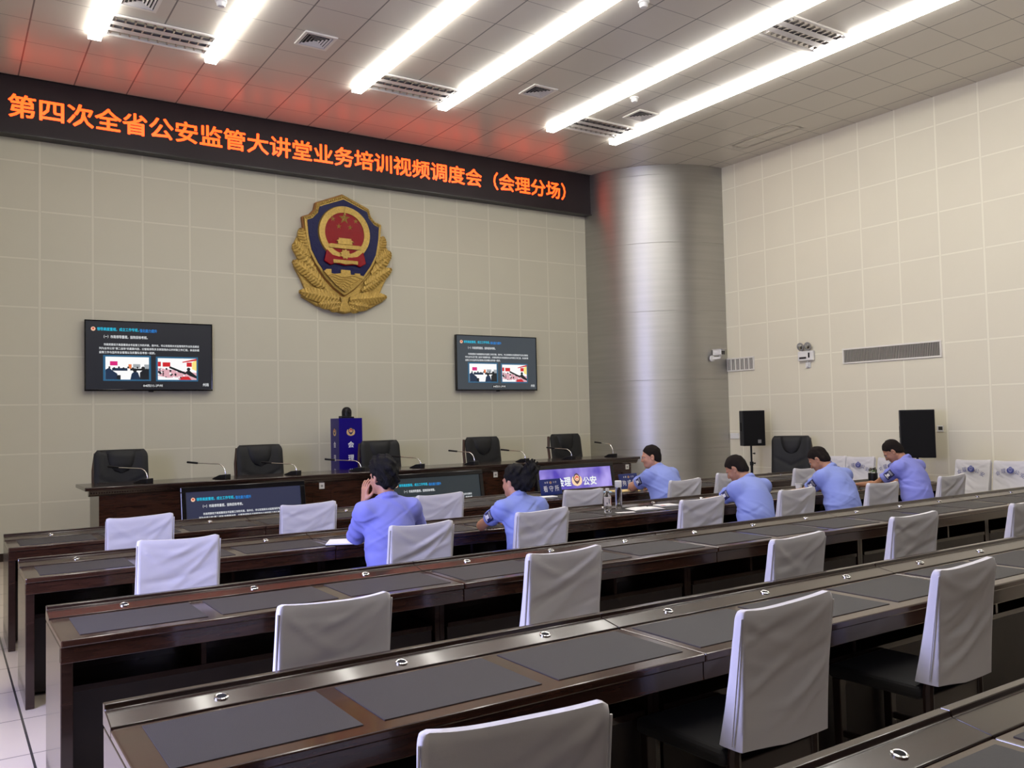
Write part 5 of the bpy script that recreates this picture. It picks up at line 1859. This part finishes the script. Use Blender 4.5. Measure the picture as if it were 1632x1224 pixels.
r = root('water_bottle', 'taller clear bottle with wide white cap, standing behind the other water bottle', 'bottle', (5.215, 6.155, DT), 0, 'plastic water bottles on the second row')
MB().lathe([(0.028, 0), (0.031, 0.006), (0.031, 0.17), (0.027, 0.19), (0.026, 0.205), (0.0, 0.205)], 28).build('bottle_body', M_glass, r, smooth=35)
MB().lathe([(0.031, 0.200), (0.032, 0.203), (0.032, 0.255), (0.029, 0.259), (0.0, 0.259)], 28).build('cap', M_white, r, smooth=35)

# notebooks
def open_book(lab, x, y, rz, w, d, elastic=False):
    r = root('open_notebook', lab, 'notebook', (x, y, DT), rz)
    MB().box((-w - 0.004, -d / 2 - 0.004, 0), (w + 0.004, d / 2 + 0.004, 0.003)).build('cover', M_black, r)
    for sx in (-1, 1):
        v, f = [], []
        n = 8
        for i in range(n + 1):
            q = i / n
            z = 0.005 + 0.011 * math.sin(math.pi * min(1, 0.25 + q * 0.75)) * (1 - 0.25 * q)
            for yy in (-d / 2, d / 2):
                v.append((sx * w * q, yy, z))
        m0 = len(v)
        v += [(a, b, 0.0032) for a, b, c in v]
        for i in range(n):
            a = 2 * i
            f.append((a, a + 1, a + 3, a + 2))
            f.append((m0 + a, m0 + a + 2, m0 + a + 3, m0 + a + 1))
            for e in (0, 1):
                f.append((a + e, a + 2 + e, m0 + a + 2 + e, m0 + a + e))
        f.append((0, m0, m0 + 1, 1))
        f.append((2 * n, 2 * n + 1, m0 + 2 * n + 1, m0 + 2 * n))
        MB().add(v, f).build('page', M_paper, r, smooth=40)
    return r
open_book('open notebook with white pages right of the water bottle on the second row', 5.36, 5.955, R(-14), 0.155, 0.20)
r = root('closed_notepad', 'white notepad with red corner right behind the open notebook', 'notepad', (5.70, 6.045, DT), R(-8))
MB().box((-0.10, -0.07, 0), (0.10, 0.07, 0.012)).build('page_block', M_paper, r, bevel=0.002)
MB().box((-0.10, -0.0705, 0.0122), (-0.05, -0.045, 0.0135)).build('red_corner', M_pinkred, r)
r = root('pen', 'black pen lying on the open notebook', 'pen', (5.47, 6.02, DT + 0.021), R(28))
MB().tube([(-0.065, 0, 0), (0.055, 0, 0)], 0.0045, 10).build('barrel', M_black, r, smooth=40)
MB().tube([(0.0552, 0, 0), (0.068, 0, 0)], [0.004, 0.001], 10).build('tip', M_chrome, r, smooth=40)
r = root('loose_paper', 'small white slip of paper beside the foot of the water bottle', 'paper', (5.06, 5.885, DT), R(-20))
MB().box((-0.085, -0.035, 0), (0.085, 0.035, 0.0015)).build('sheet', M_paper, r)
r = root('notebook', 'white notebook under the left elbow of the dark-haired man', 'notebook', (2.37, 5.83, DT), R(-28))
MB().box((-0.10, -0.13, 0), (0.10, 0.13, 0.003)).build('cover', M_black, r)
MB().box((-0.098, -0.126, 0.0031), (0.098, 0.126, 0.011)).build('page_block', M_paper, r, bevel=0.001)
r = root('document_stack', 'thin stack of white papers before the left blue nameplate', 'papers', (5.43, 7.60, DT), R(-6))
MB().box((-0.105, -0.06, 0), (0.105, 0.06, 0.008)).build('sheets', M_paper, r)
r = root('yellow_folder', 'pale yellow folder at the left forearm of the heavy man', 'folder', (6.47, 7.53, DT), R(-10))
MB().box((-0.15, -0.10, 0), (0.15, 0.10, 0.012)).build('folder_board', M_yellow, r, bevel=0.002)
r = root('blue_leaflet', 'pale blue leaflet at the tip of the yellow folder', 'leaflet', (6.27, 7.60, DT), R(-30))
MB().box((-0.05, -0.05, 0), (0.05, 0.05, 0.006)).build('leaflet_sheet', M_lightblue, r)

def nameplate(lab, x, y, rz, big):
    r = root('nameplate', lab, 'nameplate', (x, y, DT), rz, 'blue nameplates on the front row')
    tl = Matrix.Translation((0, 0, 0.003)) @ Matrix.Rotation(R(-12), 4, 'X')
    MB().box((-0.155, -0.006, 0.0), (0.155, 0.006, 0.175), 0, tl).build('plate', M_plate, r, bevel=0.004)
    MB().box((-0.155, -0.01, 0), (0.155, 0.075, 0.004)).build('foot', M_plate, r)
    t = MB()
    xs = (-0.085, 0.0, 0.085)
    for c, xx in zip(big, xs):
        put_text(t, c, xx - 0.030, xx + 0.030, 0.068, 0.066, -0.0068, 0.004, 0, tl)
    for c, xx in zip('会理公安', (-0.078, -0.047, 0.047, 0.078)):
        put_text(t, c, xx - 0.010, xx + 0.010, 0.138, 0.020, -0.0068, 0.004, 0, tl)
    t.build('white_lettering', M_signwhite, r)
    b = MB()
    badge(b, 0, 0.138, 0.034, -0.007, (0, 1, 2, 3), tl)
    b.build('small_badge', [M_wheat, M_pnavy, M_pred, M_cream], r)
nameplate('left blue nameplate, standing before the violet display beside the woman', 5.62, 7.76, R(6), '看守所')
nameplate('right blue nameplate, standing before the heavy man\'s forearm', 6.745, 7.75, R(6), '拘戒所')

r = root('tea_jar', 'tea jar in a dark sleeve with clear lid beside the rightmost man', 'jar', (8.90, 6.02, DT))
MB().lathe([(0.050, 0), (0.052, 0.004), (0.052, 0.135), (0.050, 0.140), (0.0, 0.140)], 28).build('dark_sleeve', M_black, r, smooth=40)
MB().lathe([(0.046, 0.1405), (0.046, 0.175), (0.035, 0.19), (0.035, 0.205), (0.0, 0.205)], 28).build('glass_neck', M_glass, r, smooth=40)
lf = MB()
rn = random.Random(2)
for k in range(9):
    a = rn.uniform(0, 6.28)
    rr_ = rn.uniform(0.005, 0.026)
    lf.ball((rr_ * math.cos(a), rr_ * math.sin(a), rn.uniform(0.150, 0.170)), (0.010, 0.008, 0.005), 8, 6)
lf.build('tea_leaves', M_plant, r, smooth=60)
